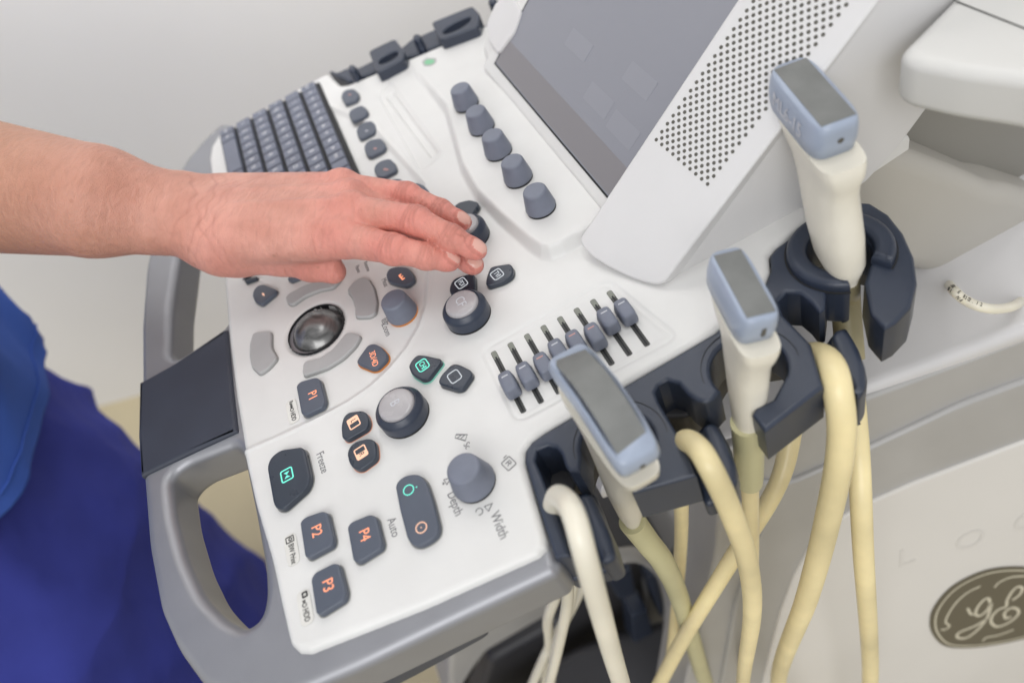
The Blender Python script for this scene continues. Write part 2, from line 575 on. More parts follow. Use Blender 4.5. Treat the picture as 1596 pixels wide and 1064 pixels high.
def fill(name, loops, fr, mat, parent):
    return prism(name, loops, 0, .0002, .00002, mat, parent, frame=fr, res=0)


A = lambda L: zp(200, 380, 3.186, L)
Bz = lambda L: zp(560, 380, 3.186, L)
Cz = lambda L: zp(380, 680, 3.04, L)
Dz = lambda L: zp(500, 0, 3.186, L)
LEG = 'legend'
for pts, s, fn in (([(840, 712), (860, 690), (940, 668), (958, 680), (985, 785), (975, 815), (885, 858), (866, 850)], 'P1', A),
                   ([(273, 410), (300, 385), (380, 358), (405, 365), (435, 490), (428, 522), (315, 582), (297, 572)], 'P2', Cz),
                   ([(325, 680), (345, 648), (435, 603), (460, 610), (494, 740), (486, 778), (370, 850), (350, 842)], 'P3', Cz),
                   ([(497, 435), (515, 410), (605, 373), (635, 385), (666, 510), (658, 535), (550, 603), (525, 592)], 'P4', Cz)):
    b_ = button('button', fn(pts), .0042, 'slate', 'square slate button lit %s' % s, r=.002, rim='well')
    text(LEG, s, top_frame(b_, -.05, -.0008), .0082, M['orange'], b_)
b_ = button('button', Cz([(118, 150), (135, 105), (180, 70), (280, 56), (296, 70), (325, 200), (308, 252), (195, 352), (160, 345), (148, 320)]), .0045, 'dark', 'large dark freeze button lit with a teal symbol', r=.003, rim='well')
f_ = top_frame(b_)
strokes(LEG, [(rrect(0, 0, .0076, .0068, .001), .0007, True)], f_, M['teal'], b_)
fill(LEG, [[(-.0019, .0017), (-.0019, -.0017), (-.0002, 0)]], f_, M['teal'], b_)
fill(LEG, [[(.0019, .0017), (.0002, 0), (.0019, -.0017)]], f_, M['teal'], b_)
inner = lambda b_, k: None
b_ = button('button', A([(1063, 910), (1075, 865), (1100, 842), (1165, 833), (1190, 845), (1205, 885), (1195, 922), (1090, 982), (1068, 970)]), .0042, 'dark', 'dark button with a lit peach L in a frame', r=.003, rim='rimorange', rimoff=.0003)
f_ = top_frame(b_, .1)
strokes(LEG, [(rrect(0, 0, .0072, .0064, .0008), .0007, True)], f_, M['peach'], b_)
fill(LEG, [[(-.0033, -.0029), (.0000, -.0029), (.0000, .0029), (-.0033, .0029)]], f_, M['peach'], b_)
text(LEG, 'L', frame(Vector(f_.translation) + Vector((-.0012, 0, .0002)), (1, .1, 0), (0, 0, 1)), .0048, M['inkblack'], b_)
b_ = button('button', Cz([(495, 85), (510, 50), (540, 28), (600, 13), (630, 28), (636, 70), (635, 110), (560, 165), (525, 158), (505, 130)]), .0042, 'dark', 'dark button with a lit peach R in a frame', r=.003, rim='rimorange', rimoff=.0003)
f_ = top_frame(b_, .1)
strokes(LEG, [(rrect(0, 0, .0072, .0064, .0008), .0007, True)], f_, M['peach'], b_)
fill(LEG, [[(.0000, -.0029), (.0033, -.0029), (.0033, .0029), (.0000, .0029)]], f_, M['peach'], b_)
text(LEG, 'R', frame(Vector(f_.translation) + Vector((.0013, .0001, .0002)), (1, .1, 0), (0, 0, 1)), .0046, M['inkblack'], b_)
b_ = button('button', Cz([(724, 240), (740, 212), (772, 190), (815, 183), (845, 190), (872, 220), (905, 320), (932, 430), (925, 468), (890, 500), (840, 524), (805, 518), (782, 490), (745, 350)]), .0042, 'slate', 'long slate rocker button with a teal ring and a pale ring', r=.003)
for k, mm, sz in ((-1, 'teal', 1), (1, 'peach', 1)):
    c_ = P(*Cz([(780, 252)])[0], .0045) if k < 0 else P(*Cz([(840, 430)])[0], .0045)
    f_ = frame((c_[0], c_[1], b_['_c'][2] + .00006), (1, 0, 0), (0, 0, 1))
    circ = [(.0028 * math.cos(t), .0028 * math.sin(t)) for t in np.linspace(0, 2 * math.pi, 24)[:-1]]
    st = [(circ, .0005, True)]
    if k < 0: st.append(([(.0006, .0041), (.0009, .0047)], .0006, False))
    else: st.append(([(-.0003, 0), (.0003, 0)], .0006, False))
    strokes(LEG, st, f_, M[mm], b_)
# trackball keys, light grey
for pts, lb in (([(605, 560), (607, 500), (622, 448), (645, 440), (712, 438), (712, 470), (712, 515), (742, 570), (700, 620), (655, 651), (615, 612)], 'light grey key at the left of the trackball'),
                ([(783, 270), (800, 250), (870, 212), (960, 180), (1040, 160), (1060, 175), (1020, 220), (950, 233), (880, 262), (818, 306), (795, 300)], 'light grey key above the trackball, half under the thumb'),
                ([(1088, 235), (1115, 195), (1160, 170), (1195, 178), (1222, 222), (1237, 290), (1230, 348), (1200, 366), (1130, 368), (1128, 320), (1115, 270)], 'light grey key above right of the trackball'),
                ([(872, 600), (885, 585), (950, 572), (1015, 530), (1065, 470), (1085, 445), (1120, 445), (1158, 460), (1130, 510), (1070, 570), (990, 620), (875, 660), (868, 640)], 'long light grey key below the trackball')):
    button('trackball_key', A(pts), .0026, 'lite', lb, bevel=.0009, r=.0025)
b_ = button('button', A([(620, 262), (628, 232), (650, 210), (675, 206), (742, 232), (735, 250), (665, 308), (632, 290)]), .0035, 'slate', 'small slate button with a lit arrow', r=.002)
f_ = top_frame(b_, .3)
fill(LEG, [[(-.0022, 0), (0, .0009), (0, .0004), (.002, .0004), (.002, -.0004), (0, -.0004), (0, -.0009)]], f_, M['peach'], b_)
b_ = button('button', A([(1138, 592), (1150, 570), (1195, 508), (1225, 500), (1260, 515), (1292, 552), (1290, 580), (1245, 625), (1215, 631), (1150, 605)]), .0038, 'slate', 'slate button lit orange 3D/4D', r=.003, rim='amber')
text(LEG, '3D/4D', top_frame(b_, -.05), .0056, M['orange'], b_)
b_ = button('button', A([(1283, 155), (1300, 128), (1345, 118), (1395, 124), (1420, 160), (1425, 185), (1390, 215), (1330, 205), (1290, 190)]), .0036, 'slate', 'slate button with a lit orange caliper symbol', r=.003)
f_ = top_frame(b_, .2)
fill(LEG, [[(-.003, -.0006), (.003, -.0006), (.003, .0016), (.0022, .0016), (.0022, .0004), (.0004, .0004), (.0004, .0016), (-.0004, .0016), (-.0004, .0004), (-.0022, .0004), (-.0022, .0016), (-.003, .0016)]], f_, M['orange'], b_)
for pts, s, mm, lb, rim in (([(250, 615), (262, 590), (290, 558), (330, 560), (410, 578), (415, 592), (350, 678), (318, 686), (265, 655)], 'CHI', 'teal', 'dark button lit teal CHI', 'rimteal'),
                            ([(398, 690), (410, 660), (465, 603), (500, 605), (560, 635), (567, 658), (520, 725), (490, 732), (405, 705)], '', 'paleled', 'dark button with an empty pale frame', 'well'),
                            ([(632, 195), (640, 160), (655, 125), (680, 117), (755, 106), (770, 130), (765, 165), (720, 195), (645, 218), (632, 208)], 'TVI', 'paleled', 'dark button lit white TVI', 'well'),
                            ([(450, 235), (460, 200), (480, 178), (520, 165), (575, 152), (580, 210), (575, 245), (460, 262)], 'PDI', 'paleled', 'dark button lit white PDI', 'well')):
    b_ = button('button', Bz(pts), .0042, 'dark', lb, r=.003, rim=rim, rimoff=.0004)
    f_ = top_frame(b_, .15)
    strokes(LEG, [(rrect(0, 0, .0076, .0068, .0018), .0006, True)], f_, M[mm], b_)
    if s: text(LEG, s, top_frame(b_, .1), .0048, M[mm], b_, squeeze=.72)
b_ = button('button', [(708, 325), (716, 318), (733, 314), (745, 317), (748, 322), (736, 338), (722, 342)], .0042, 'dark', 'dark button beyond the knob under the ring finger', r=.002)
for k, (pts, s) in enumerate((([(103, 490), (110, 465), (130, 452), (165, 446), (185, 462), (192, 485), (180, 505), (125, 527)], 1),
                 ([(140, 575), (150, 552), (205, 528), (225, 540), (237, 565), (225, 582), (160, 613)], 0),
                 ([(178, 655), (190, 632), (215, 615), (255, 605), (275, 625), (278, 650), (262, 668), (200, 699), (188, 685)], 2),
                 ([(217, 740), (225, 718), (250, 700), (300, 692), (320, 715), (325, 740), (310, 757), (245, 789), (228, 775)], 1),
                 ([(265, 850), (275, 822), (300, 805), (345, 792), (370, 815), (379, 845), (372, 857), (315, 887), (285, 885)], 3),
                 ([(330, 915), (360, 895), (400, 892), (425, 925), (400, 960), (350, 965)], 0),
                 ([(450, 925), (480, 912), (515, 925), (545, 960), (500, 975), (455, 960)], 0))):
    b_ = button('button', Dz(pts), .0034, 'slate', None, r=.0028)
    b_['label'] = 'slate button, number %d in the column beside the keyboard' % (k + 1)
    if s:
        f_ = top_frame(b_, .5)
        w_ = {1: .0034, 2: .0034, 3: .0055}[s]
        strokes(LEG, [([(-w_ / 2, .0005), (w_ / 2, .0005)], .0007, False), ([(-w_ / 2, -.0006), (w_ / 3, -.0006)], .0006, False)], f_, M['dimpink' if s != 2 else 'inkpale'], b_)
b_ = button('button', [(381, 437), (402, 432), (401, 436), (384, 442), (378, 430), (395, 425)], .003, 'dark', 'dark key corner under the palm', r=.001)
b_ = button('button', [(449, 437), (455, 424), (490, 420), (474, 432), (455, 440)], .003, 'slate', 'slate key corner under the thumb', r=.001)

# ---- rotary knobs
def knob(px, py, z, r0, r1, h, lb, ring='black', name='knob'):
    b_ = P(px, py, z)
    k_ = lathe(name, arc_prof([(r0 * .96, .0012), (r0, .0022), (r1, h), (.0004, h + .0004)], .0016, 5), b_, M['knob'], MACH, lb, seg=56)
    lathe('knob_base', [(r0 * .97, 0), (r0 * .97, .0016), (r0 * .8, .0018)], b_, M[ring], k_)
    return k_


knob(740, 752, 0, .0116, .0085, .0165, 'tapered grey knob between Depth and Width')
knob(629, 490, -.0022, .0102, .0083, .0155, 'tapered slate knob with an amber ring by Zoom', ring='amber')
for i, (x_, y_) in enumerate(((728, 164), (752, 200), (778, 238), (809, 279), (844, 325))):
    knob(x_, y_, LED_H, .0099, .0074, .0158, ['farthest', 'second', 'middle', 'fourth', 'nearest'][i] + ' of the five slate knobs below the touch screen')


def bigknob(px, py, r, s, lb, z=0.0):
    b_ = P(px, py, z)
    k_ = lathe('mode_knob', arc_prof([(r * .97, .0008), (r, .0016), (r * .985, .0085), (r * .80, .0118), (r * .76, .0118), (r * .74, .0112), (.0004, .0112)], .0012, 4), b_, M['dark'], MACH, lb, seg=64)
    k_.data.materials[0] = M['navy']
    lathe('knob_base', [(r * 1.0, 0), (r * 1.0, .0012), (r * .8, .0013)], b_, M['black'], k_)
    dpt = [(r * .735, .0105), (r * .735, .0118), (r * .70, .0126)] + [(r * .70 * math.cos(t), .0126 + .0014 * math.sin(t)) for t in np.linspace(.1, 1.56, 8)]
    lathe('knob_disc', dpt, b_, M['disc'], k_, seg=64)
    if s: text(LEG, s, frame(b_ + np.array([0, 0, .01405]), (1, .0, 0), (0, 0, 1)), .0082, M['inkpale'], k_)
    return k_


bigknob(632, 648, .0145, 'B', 'dark knob with a pale B disc')
bigknob(731, 493, .0140, 'CF', 'dark knob with a pale CF disc')
bigknob(733, 371, .0136, '', 'dark knob with a pale disc under the fingertips')

# ---- slider pots
zb = -.0010
for i in range(8):
    t = i / 7
    a_ = P(768.5 + 180 * t, 548 - 94 * t, zb); c_ = P(817 + 193 * t, 643 - 104 * t, zb)
    u_ = (c_ - a_)[:2]; L_ = np.linalg.norm(u_); u_ = u_ / L_; v_ = np.array([-u_[1], u_[0]]); w_ = .0017
    lp = fillet([a_[:2] - v_ * w_, c_[:2] - v_ * w_, c_[:2] + v_ * w_, a_[:2] + v_ * w_], .0012, 3)
    so = prism('slider_slot', [lp], zb - .0015, zb + .00025, .0001, M['slot'], MACH)
    e_ = a_[:2] + u_ * L_ * .13
    lp = fillet([a_[:2] - v_ * w_ * .9, e_ - v_ * w_ * .9, e_ + v_ * w_ * .9, a_[:2] + v_ * w_ * .9], .001, 3)
    prism('slot_end', [lp], zb, zb + .0004, .0001, M['slotend'], so)
    prism('slot_groove', [[a_[:2] + u_ * L_ * .1 - v_ * .0005, c_[:2] - u_ * .001 - v_ * .0005, c_[:2] - u_ * .001 + v_ * .0005, a_[:2] + u_ * L_ * .1 + v_ * .0005]], zb, zb + .0005, .0001, M['black'], so)
    mx, my = ((784, 586), (813, 571), (840, 556), (863, 535), (892, 520), (921, 509), (941, 485), (968, 471))[i]
    q_ = P(mx, my, .0095)
    s_ = max(0, min(L_, np.dot(q_[:2] - a_[:2], u_)))
    cc = a_[:2] + u_ * (s_ + .0022)
    # cap: rounded block lofted from a wide foot to a slightly narrower crown
    V = []; Fc = []; NS = 28
    prof_ = [(.0052, .0036, .0006), (.0078, .0045, .0014), (.0080, .0046, .003), (.0073, .0041, .0074), (.0070, .0038, .0088), (.0063, .0033, .0095), (.0045, .0022, .0098), (.001, .0006, .0099)]
    for (hl, hw, zz) in prof_:
        for k in range(NS):
            an = 2 * math.pi * k / NS; cs, sn = math.cos(an), math.sin(an)
            ex_ = 2 / 4.6
            lx = hl * math.copysign(abs(cs) ** ex_, cs); ly = hw * math.copysign(abs(sn) ** ex_, sn)
            p_ = cc + u_ * (lx + .0008 * zz / .01) + v_ * ly
            V.append((p_[0], p_[1], zb + zz))
    for r_ in range(len(prof_) - 1):
        for k in range(NS):
            k2 = (k + 1) % NS; Fc.append((r_ * NS + k, r_ * NS + k2, (r_ + 1) * NS + k2, (r_ + 1) * NS + k))
    Fc.append(tuple((len(prof_) - 1) * NS + k for k in range(NS)))
    sk = link('slider_cap', mesh('slider_cap', V, Fc), M['knob'], MACH, smooth=60)
    mk = cc - u_ * .0022
    strokes('slider_mark', [([mk - v_ * .0019, mk + v_ * .0019], .0007, False)], Matrix.Translation((0, 0, zb + .0098)), M['inkpale' if i not in (2, 4, 5) else 'dimpink'], sk)

# ---- keyboard
kbase = fillet(Q([(343, 214), (493, 133), (560, 280), (580, 330), (372, 330), (352, 290)]), .002)
kx0 = P(345, 213)[0]; ky0 = P(345, 213)[1]; ky1 = P(497, 134)[1]
kx1 = P(560, 280)[0] + .008
kb = prism('keyboard', [fillet([(kx0 - .001, ky0 - .001), (kx1, ky0 - .001), (kx1, ky1 + .002), (kx0 - .001, ky1 + .002)], .003)], -.003, .0008, .0004, M['black'], MACH)
rows = ['qwertyuiop', 'asdfghjkl', 'zxcvbnm', '1234567890']
pit = (ky1 - ky0) / 6
legs = [['Ctrl', 'Fn', ' ', ' ', 'Alt'], list('\\zxcvbnm,.'), list('^asdfghjkl'), list('^qwertyuiop'), list('`1234567890-'), ['Esc', 'F1', 'F2', 'F3', 'F4', 'F5', 'F6', 'F7', 'F8', 'F9', 'F10']]
for r_ in range(6):
    x_ = kx0 + [.0, .0, .0, .0, .0, .0][r_]
    k = 0
    y0 = ky0 + pit * r_
    while x_ < kx1 - .006:
        w_ = .0128
        if k == 0: w_ = [.0105, .017, .0125, .0105, .014, .0128][r_]
        if r_ == 0 and k == 2: w_ = .055
        x2 = min(x_ + w_, kx1 - .001)
        lo = [(x_ + .00055, y0 + .0008), (x2 - .00055, y0 + .0008), (x2 - .00055, y0 + pit - .0022), (x_ + .00055, y0 + pit - .0022)]
        V = [];
        hi_ = .0042
        for (q, zz, ins_) in ((0, 0, 0), (0, .0016, 0), (0, .0038, .0006), (0, hi_, .0013)):
            cxm = (lo[0][0] + lo[2][0]) / 2; cym = (lo[0][1] + lo[2][1]) / 2
            for p_ in lo:
                V.append((p_[0] + (ins_ if p_[0] < cxm else -ins_), p_[1] + (ins_ if p_[1] < cym else -ins_), .0008 + zz))
        Fc = [(4 * a_ + i, 4 * a_ + (i + 1) % 4, 4 * a_ + 4 + (i + 1) % 4, 4 * a_ + 4 + i) for a_ in range(3) for i in range(4)] + [(12, 13, 14, 15)]
        ko = link('key', mesh('key', V, Fc), M['key'], kb, smooth=0)
        s_ = legs[r_][k] if k < len(legs[r_]) else ''
        if s_.strip():
            me = text_mesh(s_.upper() if len(s_) == 1 else s_, .0062 if len(s_) == 1 else .0046)
            me.transform(Matrix.Translation(((x_ + x2) / 2 - .0006, y0 + pit * .45, .0008 + hi_ + .0001)))
            # the printed character stays part of the key's own mesh
            bm = bmesh.new(); bm.from_mesh(ko.data); n0 = len(bm.faces); bm.from_mesh(me)
            bm.faces.ensure_lookup_table()
            for f__ in bm.faces[n0:]: f__.material_index = 1
            bm.to_mesh(ko.data); bm.free(); ko.data.materials.append(M['inkwhite']); bpy.data.meshes.remove(me)
        x_ = x2; k += 1
b_ = P(668, 97, 0)
lo = P(660, 103, .0005)
pl = Q([(657, 96), (664, 90), (679, 90), (680, 97), (673, 103), (661, 103)], .0015)
gb = prism('indicator_light', [fillet(pl, .001)], -.0005, .0012, .0003, M['lite'], MACH, 'small green lit indicator at the back of the panel')
prism('indicator_lens', [fillet(Q([(661, 97), (666, 93), (676, 93), (677, 97), (672, 100), (663, 101)], .0015), .001)], .0005, .0016, .0001, M['green'], gb)

# ---- printed legends
def leg(s, px, py, size, rot=0.0, mat='ink', sq=.8, sp=1.0):
    z_ = zs(*P(px, py)[:2])
    return text('printed_legend', s, flat(px, py, z_ + .0001, rot), size, M[mat], PAN, squeeze=sq, spacing=sp)


leg('Freeze', 502, 720, .0068, .03)
leg('Auto', 613, 821, .0068, .0)
leg('Depth', 709, 784, .0070, .0)
leg('Width', 778, 818, .0072, .0)
leg('Zoom', 602, 513, .006, .0)
leg('Meas', 600, 440, .005, .0)
leg('Sc', 728, 694, .0052, .15)
leg('Resume', 572, 415, .0042, .0)
leg('Pause', 558, 419, .0042, .0)


def icon(px, py, st, mat='ink', rot=0.0):
    z_ = zs(*P(px, py)[:2])
    return strokes('printed_symbol', st, flat(px, py, z_ + .0001, rot), M[mat], PAN)


tri = [(-.0018, -.0016), (.0018, -.0016), (0, .0022)]
icon(698, 748, [(tri, .0004, True), ([(0, -.0022), (0, -.0034)], .0004, False), ([(-.0008, -.0028), (.0008, -.0028)], .0004, False)], rot=.2)
icon(762, 789, [(tri, .0004, True)], rot=.3)
icon(747, 797, [([(.0018 * math.cos(t), .0018 * math.sin(t)) for t in np.linspace(-.5, 4.4, 16)], .0004, False)])
icon(793, 722, [(rrect(0, 0, .0062, .0055, .0008), .0005, True), ([(-.0012, -.0014), (-.0012, .0014), (.0006, .0014), (.0009, .0006), (-.0010, 0)], .0004, False), ([(0, 0), (.001, -.0014)], .0004, False), ([(-.0045, .0), (-.0045, .0022)], .0004, False)], rot=.3)
icon(719, 681, [([(-.0035, -.0008), (-.0035, .0012), (.003, .0018), (.003, -.0018)], .0004, True), ([(-.002, -.0006), (-.0005, .0012)], .0004, False), ([(.0, -.001), (.0015, .0014)], .0004, False)], rot=.9)
icon(600, 500, [(rrect(0, 0, .0036, .0036, .0005), .0004, True), (rrect(0, .0, .0016, .0016, .0003), .0003, True)])
for px, py, s_, dark in ((456, 641, 'HDD', 0), (455, 856, 'BW Print', 0), (476, 946, 'HDD', 0)):
    z_ = zs(*P(px, py)[:2])
    f_ = flat(px, py, z_ + .00015, -.02)
    st_ = prism('sticker', [rrect(0, 0, .0185, .0072, .003)], 0, .0003, .0001, M['sticker'], PAN, 'small clear sticker printed %s' % s_, frame=f_)
    f2 = f_ @ Matrix.Translation((.0042 if s_ == 'HDD' else .0026, 0, .0004))
    text(LEG, s_, f2, .0044 if s_ == 'HDD' else .0044, M['inkblack'], st_, squeeze=.7)
    f2 = f_ @ Matrix.Translation((-.0042, 0, .0004))
    if s_ == 'HDD':
        if py < 800: text(LEG, 'Raw', f2 @ Matrix.Translation((-.0018, .0003, 0)), .0036, M['inkblack'], st_, squeeze=.7)
        else: strokes(LEG, [(rrect(-.0022, .001, .0024, .0024, .0003), .0008, True)], f2, M['inkblack'], st_)
        fill(LEG, [[(.0006, -.001), (.002, 0), (.0006, .001)]], f2, M['inkblack'], st_)
        strokes(LEG, [([(.003 + .0011 * math.cos(t), .0011 * math.sin(t)) for t in np.linspace(0, 6.28, 12)[:-1]], .0003, True)], f2, M['inkblack'], st_)
    else:
        strokes(LEG, [(rrect(-.0018, 0, .0034, .0044, .0003), .0004, True), ([(-.0018 + .0009 * math.cos(t), .0003 + .0009 * math.sin(t)) for t in np.linspace(0, 6.28, 10)[:-1]], .0004, True)], f2, M['inkblack'], st_)

# ---- front rail with two grip openings
rail_out = fillet(Q([(345, 190), (318, 214), (290, 246), (262, 290), (240, 345), (224, 420), (217, 510), (217, 600), (219, 740), (227, 850), (245, 950), (272, 1012), (312, 1068), (380, 1108), (440, 1092),
                     (560, 1040), (700, 972), (866, 893), (873, 875), (850, 800), (600, 700), (450, 400), (420, 200)], -.004), .006, 4)
h1 = fillet(Q([(302, 300), (326, 280), (340, 330), (349, 430), (353, 505), (275, 558), (262, 550), (266, 470), (280, 380)], -.004), .006, 5)
h2 = fillet(Q([(262, 742), (286, 722), (364, 692), (374, 702), (392, 790), (408, 880), (410, 930), (402, 962), (378, 978), (345, 960), (312, 925), (286, 868), (268, 800)], -.004), .008, 5)
rail = prism('front_rail', [rail_out, h1, h2], -.036, -.004, .0065, M['silver'], MACH, res=5)
rest = fillet(Q([(216, 596), (270, 566), (353, 512), (361, 600), (369, 671), (290, 707), (218, 742), (214, 680)], -.0015), .0008, 2)
prism('wrist_rest', [rest], -.014, -.0016, .0025, M['navypad'], MACH)
# silver right flank and the navy bumper under it
flank = fillet(Q([(470, 1035), (600, 985), (845, 875), (858, 872), (880, 860), (700, 800), (500, 860)], -.010), .003)
strip = fillet(Q([(420, 1150), (540, 1092), (640, 1040), (742, 984), (752, 975), (735, 962), (560, 1020), (400, 1090)], -.034), .004)
prism('side_bumper', [strip], -.047, -.033, .003, M['navy'], MACH)
under = fillet([(-.27, -.045), (.19, -.045), (.198, .06), (.150, .105), (.085, .20), (.085, .30), (-.27, .30)], .02)
prism('console_underside', [under], -.052, -.012, .006, M['silver'], MACH)
# ---- touch screen housing
TAN = .79; CT = 1 / math.hypot(1, TAN); ST = TAN * CT
T_ = np.array([0, CT, ST]); NRM = np.array([0, -ST, CT])
scr0 = P(945, 300, .014)
fs = frame(scr0, (1, 0, 0), NRM)                     # local x: user's right, local y: up the slope


def S(pts): return on_plane(fs, pts)


bl, br = S([(775, 100)])[0], np.array([0, 0.])
Wd = -bl[0]
x0, x1 = bl[0], .012
prism('screen_bezel', [fillet([(x0 - .017, -.012), (x1, -.010), (x1, .30), (x0 - .017, .30)], .006)], -.03, .0015, .003, M['white'], MACH, frame=fs)
scr = prism('touch_screen', [[(x0, 0), (.0075, 0), (.0075, .29), (x0, .29)]], -.002, .0018, .0001, M['screen'], MACH, frame=fs)
prism('screen_seal', [[(x0 - .0012, -.0012), (.006, -.0012), (.006, .0), (x0 - .0012, .0)]], -.002, .0021, .0001, M['black'], MACH, frame=fs)
prism('screen_seal', [[(x0 - .0010, 0), (x0, 0), (x0, .29), (x0 - .0010, .29)]], -.002, .0021, .0001, M['black'], MACH, frame=fs)
for pts in ([(945, 160), (965, 190), (990, 225), (975, 240)],):
    pass
for px, py in ((905, 72), (936, 158), (974, 204), (1000, 128)):
    c_ = S([(px, py)])[0]
    w_, h_ = .024, .010
    prism('screen_button', [rrect(c_[0], c_[1], w_ * 1.3, h_ * 1.2, .001)], 0, .0020, .00005, M['ui'], scr, frame=fs)
prism('screen_strip', [[(x0 + .001, .001), (.0072, .001), (.0072, .020), (x0 + .001, .020)]], 0, .00195, .00005, M['uistrip'], scr, frame=fs)
# grey pad and white lug at the far side of the screen
prism('screen_side', [fillet([(x0 - .045, -.004), (x0 - .0175, -.010), (x0 - .0175, .10), (x0 - .045, .10)], .008)], -.03, -.004, .005, M['white'], MACH, frame=fs)
pad = S([(782, 88), (768, 70), (764, 40), (778, 8), (800, -10), (818, 20), (806, 55)])
prism('side_pad', [fillet(pad, .004)], -.006, .004, .0015, M['cool'], MACH, frame=fs)

# grille slab at the user's right of the screen
a0 = P(905, 370, .008); a1 = P(1150, 0, a0[0], 0); s1 = P(1370, 0, .1105, 0); s0 = P(1035, 440, .0045)
nn = np.cross(s1 - s0, a1 - s0); nn /= np.linalg.norm(nn)
if nn @ (CAM - s0) < 0: nn = -nn
fg = frame(s0, (1, 0, 0), nn)


def G(pts): return on_plane(fg, pts)


top_l, top_r = G([(1150, 0)])[0], G([(1370, 0)])[0]
lo_l = G([(905, 370)])[0]
dl = (top_l - lo_l) / np.linalg.norm(top_l - lo_l); dr_ = (top_r) / np.linalg.norm(top_r)
out_ = G([(903, 372), (907, 384), (922, 400), (946, 415), (975, 430), (1003, 440), (1022, 444), (1035, 440)])
slab = [out_[-1] + dr_ * .42] + [lo_l + dl * .42] + out_
prism('grille_housing', [fillet(slab, .002)], -.024, 0, .0015, M['cool'], MACH, frame=fg)
# body of the housing, its right flank
fx = frame((.1105, 0, 0), (0, 1, 0), (1, 0, 0))       # local x = world y, local y = world z


def X_(pts, x=.1105):
    return [P(a, b, x, 0)[1:] for a, b in pts]


flk = X_([(1039, 441), (1120, 412), (1262, 347), (1310, 312), (1352, 285), (1402, 231), (1456, 158), (1560, 20), (1640, -90), (1500, -180), (1373, 0)])
prism('housing_flank', [fillet(flk, .001)], -.30, -.0008, .0016, M['cool'], MACH, frame=fx)
# perforations: staggered rows
h0, hA, hB, hC = G([(1023, 218)])[0], G([(1103, 287)])[0], G([(1036, 194)])[0], G([(1113, 274)])[0]
top1 = G([(1319, 8)])[0]
V = []; Fc = []
NCOL = 10
up1 = (top1 - hA); Lr = np.linalg.norm(up1); up1 = up1 / Lr
topl = G([(1176, 0)])[0] - h0; topl /= np.linalg.norm(topl)
step = np.linalg.norm(top1 - hA) / 20.0
for r_ in range(60):
    odd = r_ % 2
    n_ = NCOL - odd
    for c_ in range(n_):
        t = (c_ + .5 * odd) / (NCOL - 1)
        base = h0 * (1 - t) + hA * t
        ud = topl * (1 - t) + up1 * t; ud /= np.linalg.norm(ud)
        p_ = base + ud * step * .5 * r_
        b0 = len(V)
        for k in range(12):
            an = k * math.pi / 6; V.append((p_[0] + .00103 * math.cos(an), p_[1] + .00103 * math.sin(an), .00012))
        Fc.append(tuple(range(b0, b0 + 12)))
me = mesh('speaker_perforations', V, Fc); me.transform(fg)
link('speaker_perforations', me, M['hole'], MACH, smooth=0)
V = []; Fc = []

# ---- transducer holder tray along the right edge
ZH = -.0012


def arc(cx, cy, px_r, py_r, a0_, a1_, r, n=22):
    c_ = P(cx, cy, ZH)[:2]
    return [c_ + r * np.array([math.cos(t), math.sin(t)]) for t in np.linspace(math.radians(a0_), math.radians(a1_), n)]


H = lambda L: Q(L, ZH)
tray = H([(817, 718), (818, 702), (828, 688), (848, 674), (1114, 518), (1191, 447), (1201, 420), (1200, 398), (1209, 386), (1240, 363), (1285, 330), (1325, 313), (1356, 315), (1385, 333), (1408, 362),
          (1425, 400), (1430, 440), (1420, 478), (1397, 502), (1379, 512), (1368, 500), (1357, 487), (1347, 440)])
tray += arc(1306, 396, 0, 0, 28, 303, .0165)
tray += H([(1289, 440), (1289, 455), (1286, 480), (1277, 486), (1264, 470), (1247, 456), (1226, 455), (1213, 468), (1221, 490), (1264, 535), (1284, 602), (1192, 672), (1172, 645), (1177, 635), (1205, 621)])
tray += arc(1166, 572, 0, 0, 42, 282, .0182)
tray += H([(1110, 622), (1099, 627), (1084, 623), (1071, 613), (1058, 597), (1040, 592), (1026, 599), (1021, 610), (1026, 625), (1062, 685), (1085, 740), (985, 768), (978, 748)])
tray += arc(962, 692, 0, 0, 38, 258, .0185)
tray += H([(903, 736), (898, 734), (887, 734), (880, 725), (874, 706), (866, 697), (853, 694), (837, 701), (834, 717), (860, 781), (872, 820), (888, 866), (864, 868), (848, 820)])
prism('transducer_holder', [tray], -.031, ZH, .0022, M['navy'], MACH, res=4)
back = Q([(835, 745), (822, 705), (850, 678), (1114, 522), (1191, 450), (1212, 388), (1285, 335), (1350, 322), (1410, 380), (1412, 430), (1350, 392), (1262, 400), (1215, 450), (1225, 545), (1130, 560), (1075, 650), (1000, 655), (915, 700), (890, 780), (862, 800)], -.03)
prism('holder_back', [fillet(back, .004)], -.060, -.029, .002, M['darkbox'], MACH)
# inner liners of the two front cups and the raised ring of the third
for (cx_, cy_, r_) in ((966, 688, .0232), (1168, 570, .0232)):
    c_ = P(cx_, cy_, ZH)
    ring = [(r_ * math.cos(t), r_ * math.sin(t)) for t in np.linspace(math.radians(70), math.radians(262), 40)]
    strokes('cup_rim_line', [([c_[:2] + np.array(q) for q in ring], .00035, False)], Matrix.Translation((0, 0, ZH + .0001)), M['black'], MACH)
c_ = P(1309, 394, ZH)[:2]
ang = [math.radians(t) for t in np.linspace(26, 334, 40)]
rg = [c_ + .0262 * np.array([math.cos(t), math.sin(t)]) for t in ang] + [c_ + .0158 * np.array([math.cos(t), math.sin(t)]) for t in ang[::-1]]
prism('cup_ring', [fillet(rg, .0006, 2)], -.028, .0045, .0035, M['navy'], MACH, 'raised navy ring around the third transducer', res=4)
c_ = P(1309, 394, ZH)[:2]
